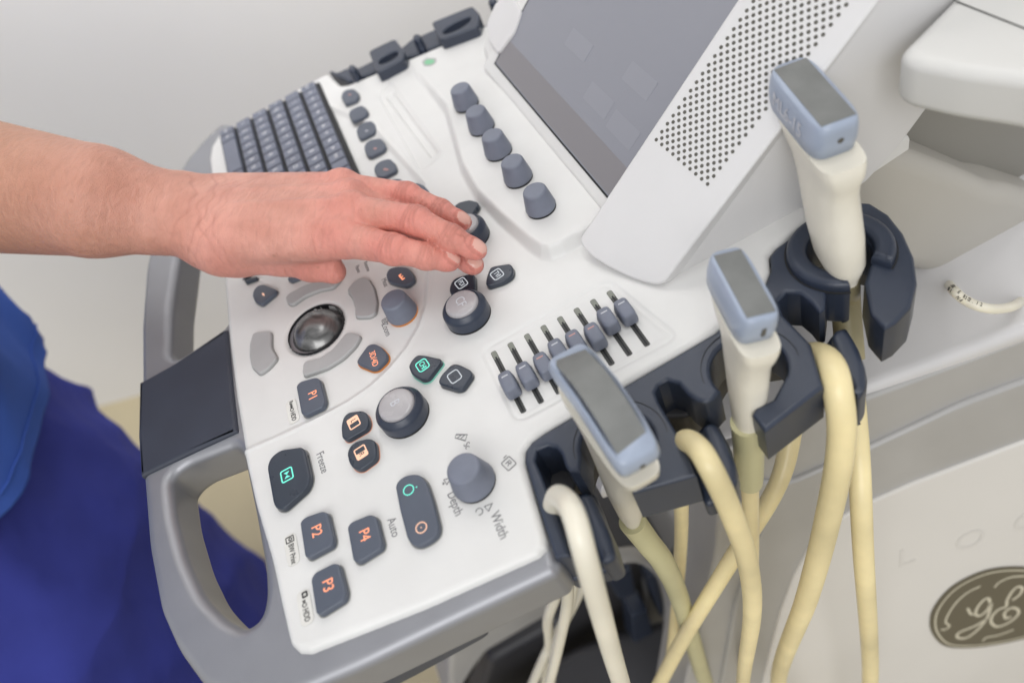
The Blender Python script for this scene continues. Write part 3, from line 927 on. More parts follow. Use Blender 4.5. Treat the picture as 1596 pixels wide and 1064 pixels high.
prism('cup_gap', [[c_ + .0272 * np.array([math.cos(t), math.sin(t)]) for t in ang] + [c_ + .0258 * np.array([math.cos(t), math.sin(t)]) for t in ang[::-1]]], -.002, ZH + .0002, .00005, M['black'], MACH, res=0)
# cable hooks: a low lip with a finger standing at its outer end
for pts, ft, hz0 in (([(862, 772), (880, 765), (906, 768), (925, 766), (938, 795), (950, 835), (962, 862), (950, 890), (888, 905), (872, 868)], [(899, 774), (906, 766), (921, 766), (930, 785), (950, 830), (960, 868), (938, 880), (925, 850)], -.013),
                     ([(1058, 690), (1080, 680), (1098, 660), (1118, 658), (1140, 700), (1152, 742), (1140, 775), (1100, 790), (1082, 740)], [(1094, 664), (1101, 657), (1115, 657), (1128, 676), (1146, 720), (1150, 752), (1132, 766), (1116, 730)], -.013),
                     ([(1262, 570), (1280, 545), (1298, 520), (1318, 508), (1340, 545), (1353, 590), (1345, 625), (1318, 650), (1290, 630)], [(1295, 522), (1303, 511), (1317, 509), (1330, 524), (1350, 570), (1352, 600), (1338, 622), (1320, 590)], -.010)):
    lip = fillet(Q(pts, -.028), .003)
    hk = prism('cable_hook', [lip], -.042, -.027, .003, M['navy'], MACH)
    prism('hook_finger', [fillet(Q(ft, hz0), .003)], -.040, hz0, .0035, M['navy'], hk, res=4)

# ---- the similar holder on the far side of the console
far = Q([(512, 112), (545, 127), (745, 44), (742, 20), (720, 22), (705, 30), (690, 40), (672, 48), (640, 62), (612, 85), (585, 92), (560, 105), (540, 106), (528, 112)], -.002)
prism('far_transducer_holder', [fillet(far, .002)], -.03, -.002, .002, M['navy'], MACH)
for pts, hc, hw in (([(574, 80), (615, 60), (631, 80), (629, 92), (587, 114)], (605, 90), (.0095, .0066)), ([(672, 35), (736, 9), (748, 22), (745, 42), (686, 63)], (712, 40), (.0135, .0068))):
    o_ = fillet(Q(pts, .010), .004, 5)
    hcw = P(hc[0], hc[1], .010)[:2]
    i_ = [hcw + np.array([hw[1] * math.cos(t), hw[0] * math.sin(t)]) for t in np.linspace(0, 2 * math.pi, 30)[:-1]]
    fc_ = prism('far_cup', [o_, i_], -.03, .010, .0015, M['navy'], MACH, res=4)
    prism('cup_floor', [i_], -.03, -.008, .0005, M['black'], fc_)
for px, py in ((549, 108), (650, 60), (768, 3)):
    lo = [P(px, py, .009)[:2] + np.array([.0062 * math.cos(t), .0040 * math.sin(t)]) for t in np.linspace(0, 2 * math.pi, 24)[:-1]]
    prism('far_hook_finger', [lo], -.03, .011, .0030, M['navy'], MACH, res=4)
    lo = [P(px + 6, py + 14, .0)[:2] + np.array([.009 * math.cos(t), .0035 * math.sin(t)]) for t in np.linspace(0, 2 * math.pi, 24)[:-1]]
    prism('far_hook_root', [lo], -.03, .003, .0025, M['navy'], MACH, res=4)

# ---- rear column, shelf, cart side
xb = .095
colp = X_([(1280, 330), (1300, 193), (1402, 231), (1500, 268), (1559, 293), (1590, 297), (1700, 330), (1700, 505), (1585, 469), (1433, 428), (1330, 400)], xb)
prism('rear_column', [fillet(colp, .004)], -.25, 0, .013, M['cream'], MACH, frame=frame((xb, 0, 0), (0, 1, 0), (1, 0, 0)), res=5)
colp = X_([(1340, 180), (1420, 100), (1700, 150), (1700, 420), (1350, 300)], .06)
prism('rear_recess', [colp], -.22, 0, .001, M['recess'], MACH, frame=frame((.06, 0, 0), (0, 1, 0), (1, 0, 0)))
sh = Q([(1402, 78), (1480, 0), (1560, -90), (1760, -90), (1760, 150), (1600, 122), (1500, 110), (1420, 94)], .085)
prism('rear_shelf', [fillet(sh, .006)], .058, .085, .006, M['shelf'], MACH, res=5)
stl = [P(1486, 0, .0855)[:2], P(1600, 45, .0855)[:2], P(1760, 110, .0855)[:2]]
strokes('shelf_seam', [(stl, .0007, False)], Matrix.Translation((0, 0, .0852)), M['slot'], MACH)
bk = X_([(1440, -60), (1530, -200), (1800, -200), (1800, 60)], -.02)
# shoulder of the cart
zsld = -.150
e_a, e_b = P(1371, 600, zsld), P(1596, 516, zsld)
ed_ = (e_b - e_a) / np.linalg.norm(e_b - e_a)
shd = [(e_a - ed_ * .20)[:2], (e_b + ed_ * .35)[:2], (e_b + ed_ * .35)[:2] + np.array([-.35, 0]), (e_a - ed_ * .20)[:2] + np.array([-.35, 0])]
prism('cart_shoulder', [shd], zsld - .02, zsld, .009, M['shoulder'], MACH, res=5)
nb = np.array([1.0, -.12, .22]); nb /= np.linalg.norm(nb)
ob = e_a + np.array([.004, 0, -.014])
ydir = ed_ - nb * (ed_ @ nb)
fb = frame(ob, ydir, nb)
band = on_plane(fb, [(1120, 705), (1371, 612), (1596, 528), (1720, 482), (1720, 1200), (1040, 1200), (1068, 1064), (1095, 950), (1115, 860), (1120, 780)])
prism('cart_side', [fillet(band, .01)], -.06, 0, .004, M['silverb'], MACH, frame=fb)
band2 = on_plane(fb, [(1120, 740), (1227, 747), (1355, 690), (1495, 624), (1596, 587), (1720, 545), (1720, 1200), (1090, 1200), (1120, 1064), (1140, 950), (1165, 860), (1190, 800)])
prism('cart_side_ridge', [fillet(band2, .01)], -.01, .004, .0035, M['silverb'], MACH, frame=fb)
pan = on_plane(fb, [(1720, 632), (1596, 676), (1500, 712), (1420, 742), (1356, 770), (1310, 794), (1280, 815), (1255, 845), (1231, 890), (1211, 945), (1197, 1000), (1183, 1064), (1165, 1200), (1720, 1200)])
prism('cart_side_panel', [fillet(pan, .004)], -.005, .0065, .0022, M['sidepanel'], MACH, frame=fb)
fp = fb @ Matrix.Translation((0, 0, .0066))
op = np.array(fp.translation)
Lp = lambda pts: on_plane(fp, pts)
# round emblem
el = Lp([(1452, 985), (1449, 962), (1458, 940), (1480, 915), (1512, 896), (1550, 884), (1596, 882), (1640, 890), (1668, 905), (1676, 925), (1668, 948), (1640, 974), (1600, 992), (1545, 1004), (1500, 1008), (1470, 1004)])
cm = np.mean(el, 0)


def smooth_loop(pts, n=6):
    N = len(pts); out = []
    for i in range(N):
        p0, p1, p2, p3 = pts[i - 1], pts[i], pts[(i + 1) % N], pts[(i + 2) % N]
        for k in range(n):
            t = k / n
            out.append(.5 * ((2 * p1) + (-p0 + p2) * t + (2 * p0 - 5 * p1 + 4 * p2 - p3) * t * t + (-p0 + 3 * p1 - 3 * p2 + p3) * t ** 3))
    return out


el = smooth_loop(el)
M['emblem'] = plastic('emblem_taupe', (.135, .12, .085), .45, .05, 40, 0, metal=.2)
M['emblemc'] = plastic('emblem_cream', (.62, .58, .46), .45, .03, 40, 0)
em = prism('emblem', [el], 0, .0012, .0003, M['emblem'], MACH, 'round taupe emblem with cream script letters GE', frame=fp)
fe = fp @ Matrix.Translation((0, 0, .00125))
ln = []
ln.append(([cm + (p_ - cm) * .93 for p_ in el], .0016, True))
Zg = lambda L: zp(1096, 640, 2.51, L)


def cst(pts, w): return (catmull(Lp(Zg(pts)), 6), w, False)


ln += [cst([(1118, 745), (1112, 728), (1092, 735), (1068, 765), (1062, 790), (1080, 795), (1105, 775), (1122, 750), (1108, 800), (1075, 845), (1030, 880), (995, 882), (990, 868), (1010, 855), (1060, 835), (1110, 805)], .0030),
       cst([(1062, 785), (1045, 790), (1035, 775), (1030, 765)], .0026),
       cst([(1205, 735), (1232, 715), (1245, 690), (1228, 682), (1205, 700), (1185, 735), (1180, 760), (1150, 772), (1125, 800), (1125, 825), (1150, 838), (1195, 820), (1228, 790), (1225, 770), (1200, 765), (1175, 785), (1180, 805), (1200, 800)], .0030),
       cst([(925, 850), (945, 848), (960, 835), (945, 820), (955, 790), (985, 745), (1030, 705), (1080, 680)], .0020),
       cst([(1135, 685), (1155, 665), (1200, 645), (1260, 640)], .0020),
       cst([(1090, 895), (1105, 880), (1150, 872), (1210, 850)], .0020)]
strokes('emblem_script', ln, fe, M['emblemc'], em)
M['faint'] = plastic('faint_relief', (.68, .66, .63), .5, 0, 40, 0)
for s, px, py in (('L', 1413, 868), ('O', 1512, 842), ('G', 1600, 812)):
    c_ = PP(px, py, op, nb)
    u_ = PP(px + 40, py - 14, op, nb) - c_
    text('side_lettering', s, frame(c_ + nb * .0002, u_, nb), .034, M['faint'], MACH, squeeze=1.0)
# cable with print behind the right arm of the holder
cbp = [P(a_, b_, x_, 0) for a_, b_, x_ in ((1470, 425, .075), (1479, 442, .105), (1486, 452, .142), (1505, 468, .150), (1532, 479, .158), (1560, 481, .158), (1588, 472, .15), (1612, 445, .10))]
rc_ = 7.8 * depth(cbp[3]) / F
pc = tube('power_cable', cbp, rc_, M['cablew'], MACH)
path = catmull(cbp, 24)
plen = np.cumsum([0] + [np.linalg.norm(path[i + 1] - path[i]) for i in range(len(path) - 1)])


def on_cable(s, lat):
    i = int(np.searchsorted(plen, s)); i = min(max(i, 1), len(path) - 2)
    t = path[i + 1] - path[i - 1]; t /= np.linalg.norm(t)
    v_ = CAM - path[i]; v_ -= t * (v_ @ t); v_ /= np.linalg.norm(v_); w_ = np.cross(v_, t)
    n_ = v_ * math.cos(lat) + w_ * math.sin(lat)
    return frame(path[i] + n_ * (rc_ + .00012), t, n_)


def closest(px, py):
    return min(range(len(path)), key=lambda i: np.linalg.norm(path[i] - P(px, py, path[i][0], 0)))


s_a = plen[min(range(len(path)), key=lambda i: np.linalg.norm(path[i] - cbp[2]))]
for k, ch in enumerate('SOLERS 02.12'):
    if ch != ' ': text('cable_print', ch, on_cable(s_a + k * .00215, .45), .0032, M['inkblack'], pc, squeeze=.9)
for k, ch in enumerate('CHINA'):
    text('cable_print', ch, on_cable(s_a + .0002 + k * .0023, -.45), .0032, M['inkblack'], pc, squeeze=.9)
# cart column and dark base under the console
cb = [P(735, 1000, .02, 0), P(868, 905, .02, 0), P(862, 960, .02, 0), P(735, 1060, .02, 0)]
fcol = frame((.03, 0, 0), (0, 1, 0), (1, 0, 0))
pl = X_([(700, 1000), (700, 880), (860, 840), (872, 950), (760, 1015), (700, 1110)], .03)
prism('cart_column', [fillet(pl, .01)], -.16, 0, .008, M['silverb'], MACH, frame=fcol)
pl = X_([(735, 1130), (765, 1030), (880, 965), (900, 900), (930, 860), (1050, 850), (1180, 900), (1200, 1400), (650, 1400)], -.02)
prism('cart_base_cover', [fillet(pl, .01)], -.16, 0, .01, M['darkbox'], MACH, frame=frame((-.02, 0, 0), (0, 1, 0), (1, 0, 0)))
pl = X_([(985, 1100), (1010, 980), (1000, 900), (1060, 820), (1160, 770), (1180, 1100)], -.02)
prism('cart_front_cover', [fillet(pl, .01)], -.14, .01, .006, M['silverb'], MACH, frame=frame((-.02, 0, 0), (0, 1, 0), (1, 0, 0)))
cb_ = Q([(770, 1090), (880, 1010), (960, 975), (1100, 950), (1240, 1030), (1240, 1300), (640, 1300)], -.68)
prism('cart_base', [fillet(cb_, .03)], -.80, -.68, .02, M['darkbox'], MACH)
# pale bracket and dark sockets seen between the cables
arcb = [P(905, 905, .06, 0), P(930, 885, .06, 0), P(965, 866, .06, 0), P(1005, 868, .06, 0), P(1036, 900, .06, 0), P(1045, 960, .06, 0), P(1035, 1075, .06, 0)]
tube('port_bracket', arcb, .008, M['silverb'], MACH)
for q in ([(948, 905), (985, 885), (992, 925), (965, 935)], [(985, 960), (1010, 950), (1025, 1010), (990, 1020)], [(1010, 900), (1024, 895), (1038, 950), (1030, 962)]):
    prism('probe_port', [fillet(X_(q, .05), .004)], -.03, .0, .003, M['navy'], MACH, frame=frame((.05, 0, 0), (0, 1, 0), (1, 0, 0)))


# ================================================================== probes
def loft(name, secs, mat, parent, label=None, NS=40, smooth=60, cap=True):
    """secs: (centre, u, v, half_u, half_v, power)"""
    V = []; Fc = []
    for (c_, u_, v_, hu, hv, pw) in secs:
        for k in range(NS):
            an = 2 * math.pi * k / NS; cs, sn = math.cos(an), math.sin(an); e_ = 2 / pw
            V.append(np.array(c_) + u_ * hu * math.copysign(abs(cs) ** e_, cs) + v_ * hv * math.copysign(abs(sn) ** e_, sn))
    n = len(secs)
    for i in range(n - 1):
        for k in range(NS):
            k2 = (k + 1) % NS; Fc.append((i * NS + k, i * NS + k2, (i + 1) * NS + k2, (i + 1) * NS + k))
    if cap:
        Fc.append(tuple(range(NS))[::-1]); Fc.append(tuple((n - 1) * NS + k for k in range(NS)))
    return link(name, mesh(name, V, Fc), mat, parent, label, smooth)


def probe(label, A0, A1, z_top, bottom, zb_, body, head_len, pw=5, bulge=0.0, lens_in=.0022, cable=None, cmat='cabley', crad=.0065, vw=None, group='transducers standing in the holder', cable_pts=None, txt=None, tiltn=None):
    """A0, A1: pixel midpoints of the far and near ends of the head's top face at height z_top; vw: half width"""
    z0_, z1_ = z_top if isinstance(z_top, tuple) else (z_top, z_top)
    e0, e1 = P(*A0, z0_), P(*A1, z1_)
    c_top = (e0 + e1) / 2; hl = np.linalg.norm(e1 - e0) / 2
    u_ = (e1 - e0) / (2 * hl)
    bot = P(*bottom, zb_)
    ax_ = c_top - bot; ax_ /= np.linalg.norm(ax_)
    v_ = np.cross(ax_, u_); v_ /= np.linalg.norm(v_)
    n_ = np.cross(u_, v_)                        # normal of the head's face
    L = np.linalg.norm(c_top - bot)
    root = empty('transducer', tuple(bot))
    tag(root, label, 'transducer', group)
    # body from the bottom up
    secs = []
    for t, fu, fv, q in body:
        c_ = bot + (c_top - bot) * t
        secs.append((c_, u_ * 1.0, v_, hl * fu, vw * fv, q))
    bd = loft('handle', secs, M['pcream'], root)
    # blue head with an overhanging skirt
    NS = 44; hs = []
    for dz, fu, fv in ((-head_len, .90, .90), (-head_len + .0008, .965, 1.0), (-head_len * .55, 1.0, 1.03), (-.004, 1.0, .98), (-.0012, .975, .93), (0, .945, .86)):
        hs.append((c_top + n_ * dz, u_, v_, hl * fu, vw * fv, pw))
    hd = loft('head', hs, M['pblue'], root, NS=NS)
    for ob_ in (hd,):
        me_ = ob_.data
        for v2 in me_.vertices:
            r_ = (Vector(c_top) - v2.co).dot(Vector(u_)) / hl
            v2.co += Vector(n_) * (bulge * (1 - r_ * r_))
    # rubber face, set a hair proud and following the bulge
    V = []; Fc = []; NU = 24
    for i in range(NU + 1):
        s_ = -1 + 2 * i / NU
        for j in (-1, 1):
            for h_ in (0, .0007):
                p_ = c_top + u_ * (hl * .945 - lens_in) * s_ + v_ * j * (vw * .86 - lens_in * .75) + n_ * (bulge * (1 - s_ * s_ * .93) + h_ - .0003)
                V.append(p_)
    for i in range(NU):
        a_ = 4 * i; Fc += [(a_ + 1, a_ + 5, a_ + 7, a_ + 3), (a_, a_ + 4, a_ + 5, a_ + 1), (a_ + 2, a_ + 3, a_ + 7, a_ + 6)]
    Fc += [(0, 1, 3, 2), (4 * NU, 4 * NU + 2, 4 * NU + 3, 4 * NU + 1)]
    link('rubber_face', mesh('rubber_face', V, Fc), M['lens'], root, smooth=30)
    return root, bot, ax_, u_, v_, n_, hl, c_top


BODY = [(0, .16, .42, 2), (.04, .24, .62, 2.2), (.14, .30, .80, 2.3), (.30, .36, .92, 2.4), (.5, .44, .92, 2.6), (.66, .62, .86, 3.0), (.76, .84, .84, 3.6), (.84, .96, .95, 4.5), (.88, .99, 1.02, 5), (.90, .99, 1.02, 5)]
pr1 = probe('long convex transducer nearest the viewer, its grey face pointing at the sliders', (878, 545), (1000, 716), (.046, .042), (985, 812), -.068,
            [(0, .14, .40, 2), (.1, .22, .6, 2.2), (.3, .30, .80, 2.4), (.5, .42, .85, 2.6), (.66, .66, .86, 3.0), (.76, .86, .90, 4), (.80, .97, .98, 5), (.84, .98, 1.0, 5)], .012, pw=7.5, bulge=.010, vw=.0108)
pr2 = probe('small linear transducer in the middle cup of the holder', (1129, 386), (1192, 500), (.052, .049), (1166, 678), -.028,
            [(0, .30, .62, 2.2), (.05, .36, .70, 2.4), (.3, .52, .84, 2.6), (.5, .66, .9, 2.8), (.62, .74, .92, 3), (.70, .90, .98, 4), (.76, .98, 1.04, 4.5), (.79, .98, 1.04, 5)], .0165, pw=5, vw=.0095)
pr3 = probe('tall linear transducer marked ML6-15 in the rear ringed cup', (1226, 94), (1314, 196), (.085, .081), (1312, 425), -.002,
            [(0, .40, .58, 2.1), (.02, .42, .60, 2.1), (.05, .48, .72, 2.2), (.13, .62, .92, 2.3), (.28, .68, 1.0, 2.4), (.42, .70, .98, 2.5), (.55, .74, .92, 2.8), (.64, .86, .90, 3.2), (.70, .97, .98, 4), (.755, .985, 1.02, 5), (.78, .985, 1.02, 5)], .0185, pw=5, vw=.0112)
# marks
root, bot, ax_, u_, v_, n_, hl, ct = pr3
sgn = -1 if (CAM - ct) @ (-v_) > (CAM - ct) @ v_ else 1
vv = v_ * sgn
text('model_marking', 'ML6-15', frame(ct - n_ * .0095 + vv * (.0112 * 1.03 + .0003) + u_ * -.001, u_, vv), .0110, M['inkpale'], root, squeeze=.85)
for pr_, dz in ((pr3, .0085), (pr1, .006)):
    root, bot, ax_, u_, v_, n_, hl, ct = pr_
    lathe('guide_hole', [(.0016, 0), (.0014, .0003), (.0003, .0003)], ct + u_ * (hl * 1.0 - .0001) - n_ * dz, M['hole'], root, seg=20, axis=u_)
root, bot, ax_, u_, v_, n_, hl, ct = pr2
c_ = ct + u_ * (hl * 1.0) - n_ * .0085 + v_ * .001
fo = frame(c_, v_, u_)
prism('guide_slot', [rrect(0, 0, .0022, .0055, .0009)], -.0002, .0003, .0001, M['hole'], root, frame=fo)

# cables of the probes: down from the grip, a loop below the frame, back over the hook
r_c = lambda w_, p_: w_ / 2 * depth(p_) / F
for pr_, pts, mats, wpx, rel in (
        (pr3, [P(1314, 424, -.003), P(1318, 470, -.035, 2), P(1325, 560, .175, 0), P(1338, 700, .205, 0), P(1345, 850, .235, 0), P(1356, 1064, .262, 0), np.array([.268, .215, -.50]), np.array([.262, .19, -.55]), np.array([.25, .17, -.48]), P(1213, 1064, .235, 0), P(1258, 930, .235, 0), P(1292, 800, .23, 0), P(1311, 690, .222, 0), P(1306, 610, .212, 0), P(1293, 566, .197, 0), P(1268, 553, .178, 0), P(1246, 568, .165, 0), P(1236, 650, .165, 0), P(1212, 755, .185, 0), P(1135, 880, .195, 0), P(1062, 1000, .195, 0), P(1010, 1100, .195, 0)], 'cabley', 44, .0),
        (pr2, [P(1166, 672, -.026), P(1168, 735, .200, 0), P(1171, 850, .2, 0), P(1169, 960, .2, 0), P(1160, 1064, .2, 0), np.array([.2, .14, -.66]), np.array([.22, .115, -.74]), np.array([.235, .11, -.55]), P(1158, 1064, .235, 0), P(1172, 960, .235, 0), P(1166, 880, .235, 0), P(1140, 800, .233, 0), P(1108, 730, .225, 0), P(1086, 696, .212, 0), P(1066, 688, .196, 0), P(1054, 715, .178, 0), P(1062, 800, .17, 0), P(1058, 900, .16, 0), P(1048, 1000, .16, 0), P(1035, 1090, .16, 0)], 'cabley', 38, .0),
        (pr1, [P(985, 812, -.068), P(1010, 845, -.10), P(1036, 880, -.14), P(1062, 940, .185, 0), P(1100, 1064, .19, 0), np.array([.2, .11, -.62]), np.array([.225, .085, -.70]), P(1008, 1180, .25, 0), P(968, 1064, .25, 0), P(935, 950, .248, 0), P(913, 870, .243, 0), P(897, 810, .232, 0), P(882, 780, .218, 0), P(866, 776, .202, 0), P(862, 820, .185, 0), P(885, 920, .17, 0), P(872, 1000, .16, 0), P(850, 1090, .16, 0)], 'cablew', 37, .0)):
    root = pr_[0]
    rb_ = r_c(wpx, pts[len(pts) * 2 // 3]); n_p = len(pts)
    rl_ = [rb_ * (.88 if k_ < n_p * .42 else (1.0 if k_ < n_p * .8 else .84)) for k_ in range(n_p)]
    tube('cable', pts, rl_, M[mats], root, seg=24, n=8)
    if pr_ is pr3: tube('strain_relief', [pts[0], (pts[0] + pts[1]) / 2, pts[1], pts[2]], [.0080, .0078, .0077, .0076], M['relief'], root)
    elif pr_ is pr1: tube('strain_relief', pts[:7], [.0075, .0072, .0071, .0070, .0069, .0069, .0069], M['cableo'], root, seg=24)
    elif pr_ is pr2: tube('strain_relief', [pts[0] + (pts[0] - pts[1]) * .2, pts[0], pts[1], pts[1] + (pts[2] - pts[1]) * .12], [.0085, .0082, .0074, .0070], M['cableo'], root)
# two loose slim leads behind
for k, (pts, mt) in enumerate((([P(868, 925, .12, 0), P(854, 965, .12, 0), P(856, 1010, .12, 0), P(846, 1090, .12, 0)], 'cablew'),
                  ([P(912, 905, .10, 0), P(884, 960, .11, 0), P(850, 1020, .12, 0), P(815, 1100, .12, 0)], 'cablew'),
                  ([P(896, 890, .13, 0), P(886, 950, .13, 0), P(866, 1010, .13, 0), P(852, 1110, .13, 0)], 'cablew'))):
    tube('hanging_cable', pts, .0046, M[mt], MACH)
# ================================================================== person
def smin(a, b, k):
    h = np.clip(.5 + .5 * (b - a) / k, 0, 1)
    return b * (1 - h) + a * h - k * h * (1 - h)


def capsule(Pn, a, b, ra, rb, flat=1.0, nrm=None):
    a = np.array(a); b = np.array(b); ab = b - a; L = ab @ ab
    t = np.clip(((Pn - a) @ ab) / L, 0, 1)
    d = Pn - a - t[..., None] * ab
    if nrm is not None and flat != 1.0:
        dn = d @ nrm; d = d + nrm * (dn * (1 / flat - 1))[..., None]
    r = ra + (rb - ra) * t
    return np.sqrt((d ** 2).sum(-1)) - r


def surface_nets(f, org, h):
    nx, ny, nz = f.shape
    s = f < 0
    c = np.zeros((nx - 1, ny - 1, nz - 1), np.uint8)
    for i in (0, 1):
        for j in (0, 1):
            for k in (0, 1): c += s[i:nx - 1 + i, j:ny - 1 + j, k:nz - 1 + k]
    act = (c > 0) & (c < 8)
    ci = np.argwhere(act); vid = -np.ones(act.shape, np.int64); vid[act] = np.arange(len(ci))
    acc = np.zeros((len(ci), 3)); cnt = np.zeros(len(ci))
    corners = [(i, j, k) for i in (0, 1) for j in (0, 1) for k in (0, 1)]
    for a in corners:
        for ax in range(3):
            if a[ax]: continue
            b = list(a); b[ax] = 1
            fa = f[ci[:, 0] + a[0], ci[:, 1] + a[1], ci[:, 2] + a[2]]; fb = f[ci[:, 0] + b[0], ci[:, 1] + b[1], ci[:, 2] + b[2]]
            m_ = (fa < 0) != (fb < 0)
            t = fa[m_] / (fa[m_] - fb[m_])
            p = np.tile(np.array(a, float), (m_.sum(), 1)); p[:, ax] += t
            acc[m_] += p; cnt[m_] += 1
    V = (ci + acc / cnt[:, None]) * h + org
    Fs = []
    for ax in range(3):
        u, w = [(1, 2), (2, 0), (0, 1)][ax]
        sl0 = [slice(None)] * 3; sl1 = [slice(None)] * 3; sl0[ax] = slice(0, -1); sl1[ax] = slice(1, None)
        cr = s[tuple(sl0)] != s[tuple(sl1)]
        e = np.argwhere(cr); e = e[(e[:, u] > 0) & (e[:, w] > 0)]
        e = e[(e[:, u] < f.shape[u] - 1) & (e[:, w] < f.shape[w] - 1)]
        flip = ~s[e[:, 0], e[:, 1], e[:, 2]]
        q = []
        for du, dw in ((-1, -1), (0, -1), (0, 0), (-1, 0)):
            x = e.copy(); x[:, u] += du; x[:, w] += dw; q.append(vid[x[:, 0], x[:, 1], x[:, 2]])
        q = np.stack(q, 1); q[flip] = q[flip][:, ::-1]
        Fs.append(q)
    return V, np.concatenate(Fs)


def J(px, py, z, r): return (P(px, py, z), r)


fingers = {
    'index': [J(538, 372, .047, .0115), J(612, 388, .047, .0087), J(664, 399, .038, .0073), J(703, 407, .029, .0057)],
    'middle': [J(550, 332, .051, .0115), J(648, 344, .049, .0086), J(702, 370, .040, .0074), J(744, 390, .030, .0058)],
    'ring': [J(548, 312, .047, .0110), J(640, 345, .034, .0088), J(700, 388, .023, .0078), J(739, 413, .0155, .0060)],
    'little': [J(536, 294, .045, .0105), J(634, 305, .040, .0082), J(686, 328, .032, .0068), J(722, 346, .0245, .0054)],
}
WR = P(322, 345, .060)
thumb = [J(372, 392, .045, .0130), J(440, 404, .033, .0098), J(484, 416, .025, .0088), J(520, 423, .021, .0080)]
elb = P(-230, 262, .135)
sho = elb + np.array([.06, -.13, .25])
uphand = np.array([0, 0, 1.0])

allp = [WR] + [j[0] for f_ in fingers.values() for j in f_] + [j[0] for j in thumb] + [elb]
allp = np.array(allp)
fwd = (P(600, 350, .045) - elb); fwd /= np.linalg.norm(fwd)
sidev = np.cross([0, 0, 1.0], fwd); sidev /= np.linalg.norm(sidev)
nvec = np.cross(fwd, sidev)
FRM = np.array([fwd, sidev, nvec])          # rows: local axes


def hand_field(pts):
    d = None
    palm_n = nvec
    # forearm, flattened towards the wrist
    fm = P(150, 314, .093)
    d = capsule(pts, elb, fm, .0605, .0370, .93, palm_n)
    d = smin(d, capsule(pts, fm, P(262, 332, .068), .0370, .0285, .88, palm_n), .006)
    d = smin(d, capsule(pts, P(262, 332, .068), WR, .0285, .0255, .76, palm_n), .008)
    # ulnar knob and wrist bones
    d = smin(d, capsule(pts, P(300, 300, .066), P(330, 296, .064), .010, .009), .012)
    d = smin(d, capsule(pts, P(320, 385, .052), P(372, 392, .044), .0135, .0150), .014)      # thumb base side
    starts = {'index': P(372, 372, .056), 'middle': P(372, 345, .060), 'ring': P(372, 322, .058), 'little': P(372, 305, .053)}
    hd = None
    for nme, js in fingers.items():
        q = capsule(pts, starts[nme], js[0][0], .0165, js[0][1] * 1.12, .86, palm_n)
        hd = q if hd is None else smin(hd, q, .012)
    d = smin(d, hd, .014)
    d = smin(d, capsule(pts, P(430, 385, .041), P(520, 372, .041), .0125, .0115), .012)
    # tendons on the back
    for nme in ('index', 'middle', 'ring', 'little'):
        a = starts[nme] + palm_n * .0122; b = fingers[nme][0][0] + palm_n * (fingers[nme][0][1] - .0016)
        d = smin(d, capsule(pts, a, b, .0024, .0030), .0032)
        d = smin(d, np.sqrt(((pts - (fingers[nme][0][0] + palm_n * .0042)) ** 2).sum(-1)) - .0102, .005)
    for vn in ([(380, 330), (420, 318), (455, 322), (500, 312)], [(400, 355), (445, 345), (475, 352), (515, 345)], [(455, 322), (475, 352)]):
        vp_ = [P(x_, y_, .0675 - .011 * (x_ - 380) / 130) for x_, y_ in vn]
        for a, b in zip(vp_[:-1], vp_[1:]): d = smin(d, capsule(pts, a, b, .0016, .0016), .0035)
    th = capsule(pts, P(345, 392, .050), thumb[0][0], .015, thumb[0][1])
    for a, b in zip(thumb[:-1], thumb[1:]): th = smin(th, capsule(pts, a[0], b[0], a[1], b[1]), .005)
    d = smin(d, th, .010)
    for nme, js in fingers.items():
        fg_ = None
        for a, b in zip(js[:-1], js[1:]):
            q = capsule(pts, a[0], b[0], a[1], b[1] * 1.0)
            fg_ = q if fg_ is None else smin(fg_, q, .003)
        # joints a little thicker, pads under the tip
        for k in (1, 2):
            fg_ = smin(fg_, np.sqrt(((pts - js[k][0]) ** 2).sum(-1)) - js[k][1] * 1.045, .003)
        tipd = js[3][0] - js[2][0]; tipd /= np.linalg.norm(tipd)
        fg_ = smin(fg_, np.sqrt(((pts - (js[3][0] - tipd * .004 - np.array([0, 0, .0010]))) ** 2).sum(-1)) - js[3][1] * 1.03, .003)
        base_w = np.clip(np.sqrt(((pts - js[0][0]) ** 2).sum(-1)) / .022, 0, 1)
        kk = .0055 * (1 - base_w) + .0006
        d = smin(d, fg_, kk)
    # skin folds over the finger joints
    for nme, js in fingers.items():
        for k, wd_ in ((1, .0011), (2, .0008)):
            ax = js[k + 1][0] - js[k - 1][0]; ax /= np.linalg.norm(ax)
            rel = pts - js[k][0]; s = rel @ ax
            upm = np.clip((rel @ palm_n) / js[k][1], 0, 1) * (np.sqrt((rel ** 2).sum(-1)) < js[k][1] * 1.9)
            for off in (-.0024, 0.0002, .0026):
                d = d + .00055 * upm * np.exp(-((s - off) / .00055) ** 2)
    return d


h = .0010
loc = allp @ FRM.T
lo = loc.min(0) - .03; hi = loc.max(0) + .03
lo[0] = (elb @ FRM.T)[0] + .10; lo[1] -= .022; hi[1] += .022; lo[2] -= .02; hi[2] += .022
nx, ny, nz = [int(v) for v in np.ceil((hi - lo) / h)]
out_f = np.empty((nx, ny, nz), np.float32)
gy_, gz_ = np.meshgrid(lo[1] + h * np.arange(ny), lo[2] + h * np.arange(nz), indexing='ij')
for i0 in range(0, nx, 16):
    i1 = min(nx, i0 + 16)
    xx = lo[0] + h * np.arange(i0, i1)
    Lc = np.stack([np.broadcast_to(xx[:, None, None], (i1 - i0, ny, nz)), np.broadcast_to(gy_, (i1 - i0, ny, nz)), np.broadcast_to(gz_, (i1 - i0, ny, nz))], -1)
    out_f[i0:i1] = hand_field(Lc @ FRM)
V, Q4 = surface_nets(out_f, lo, h)
Vw = V @ FRM
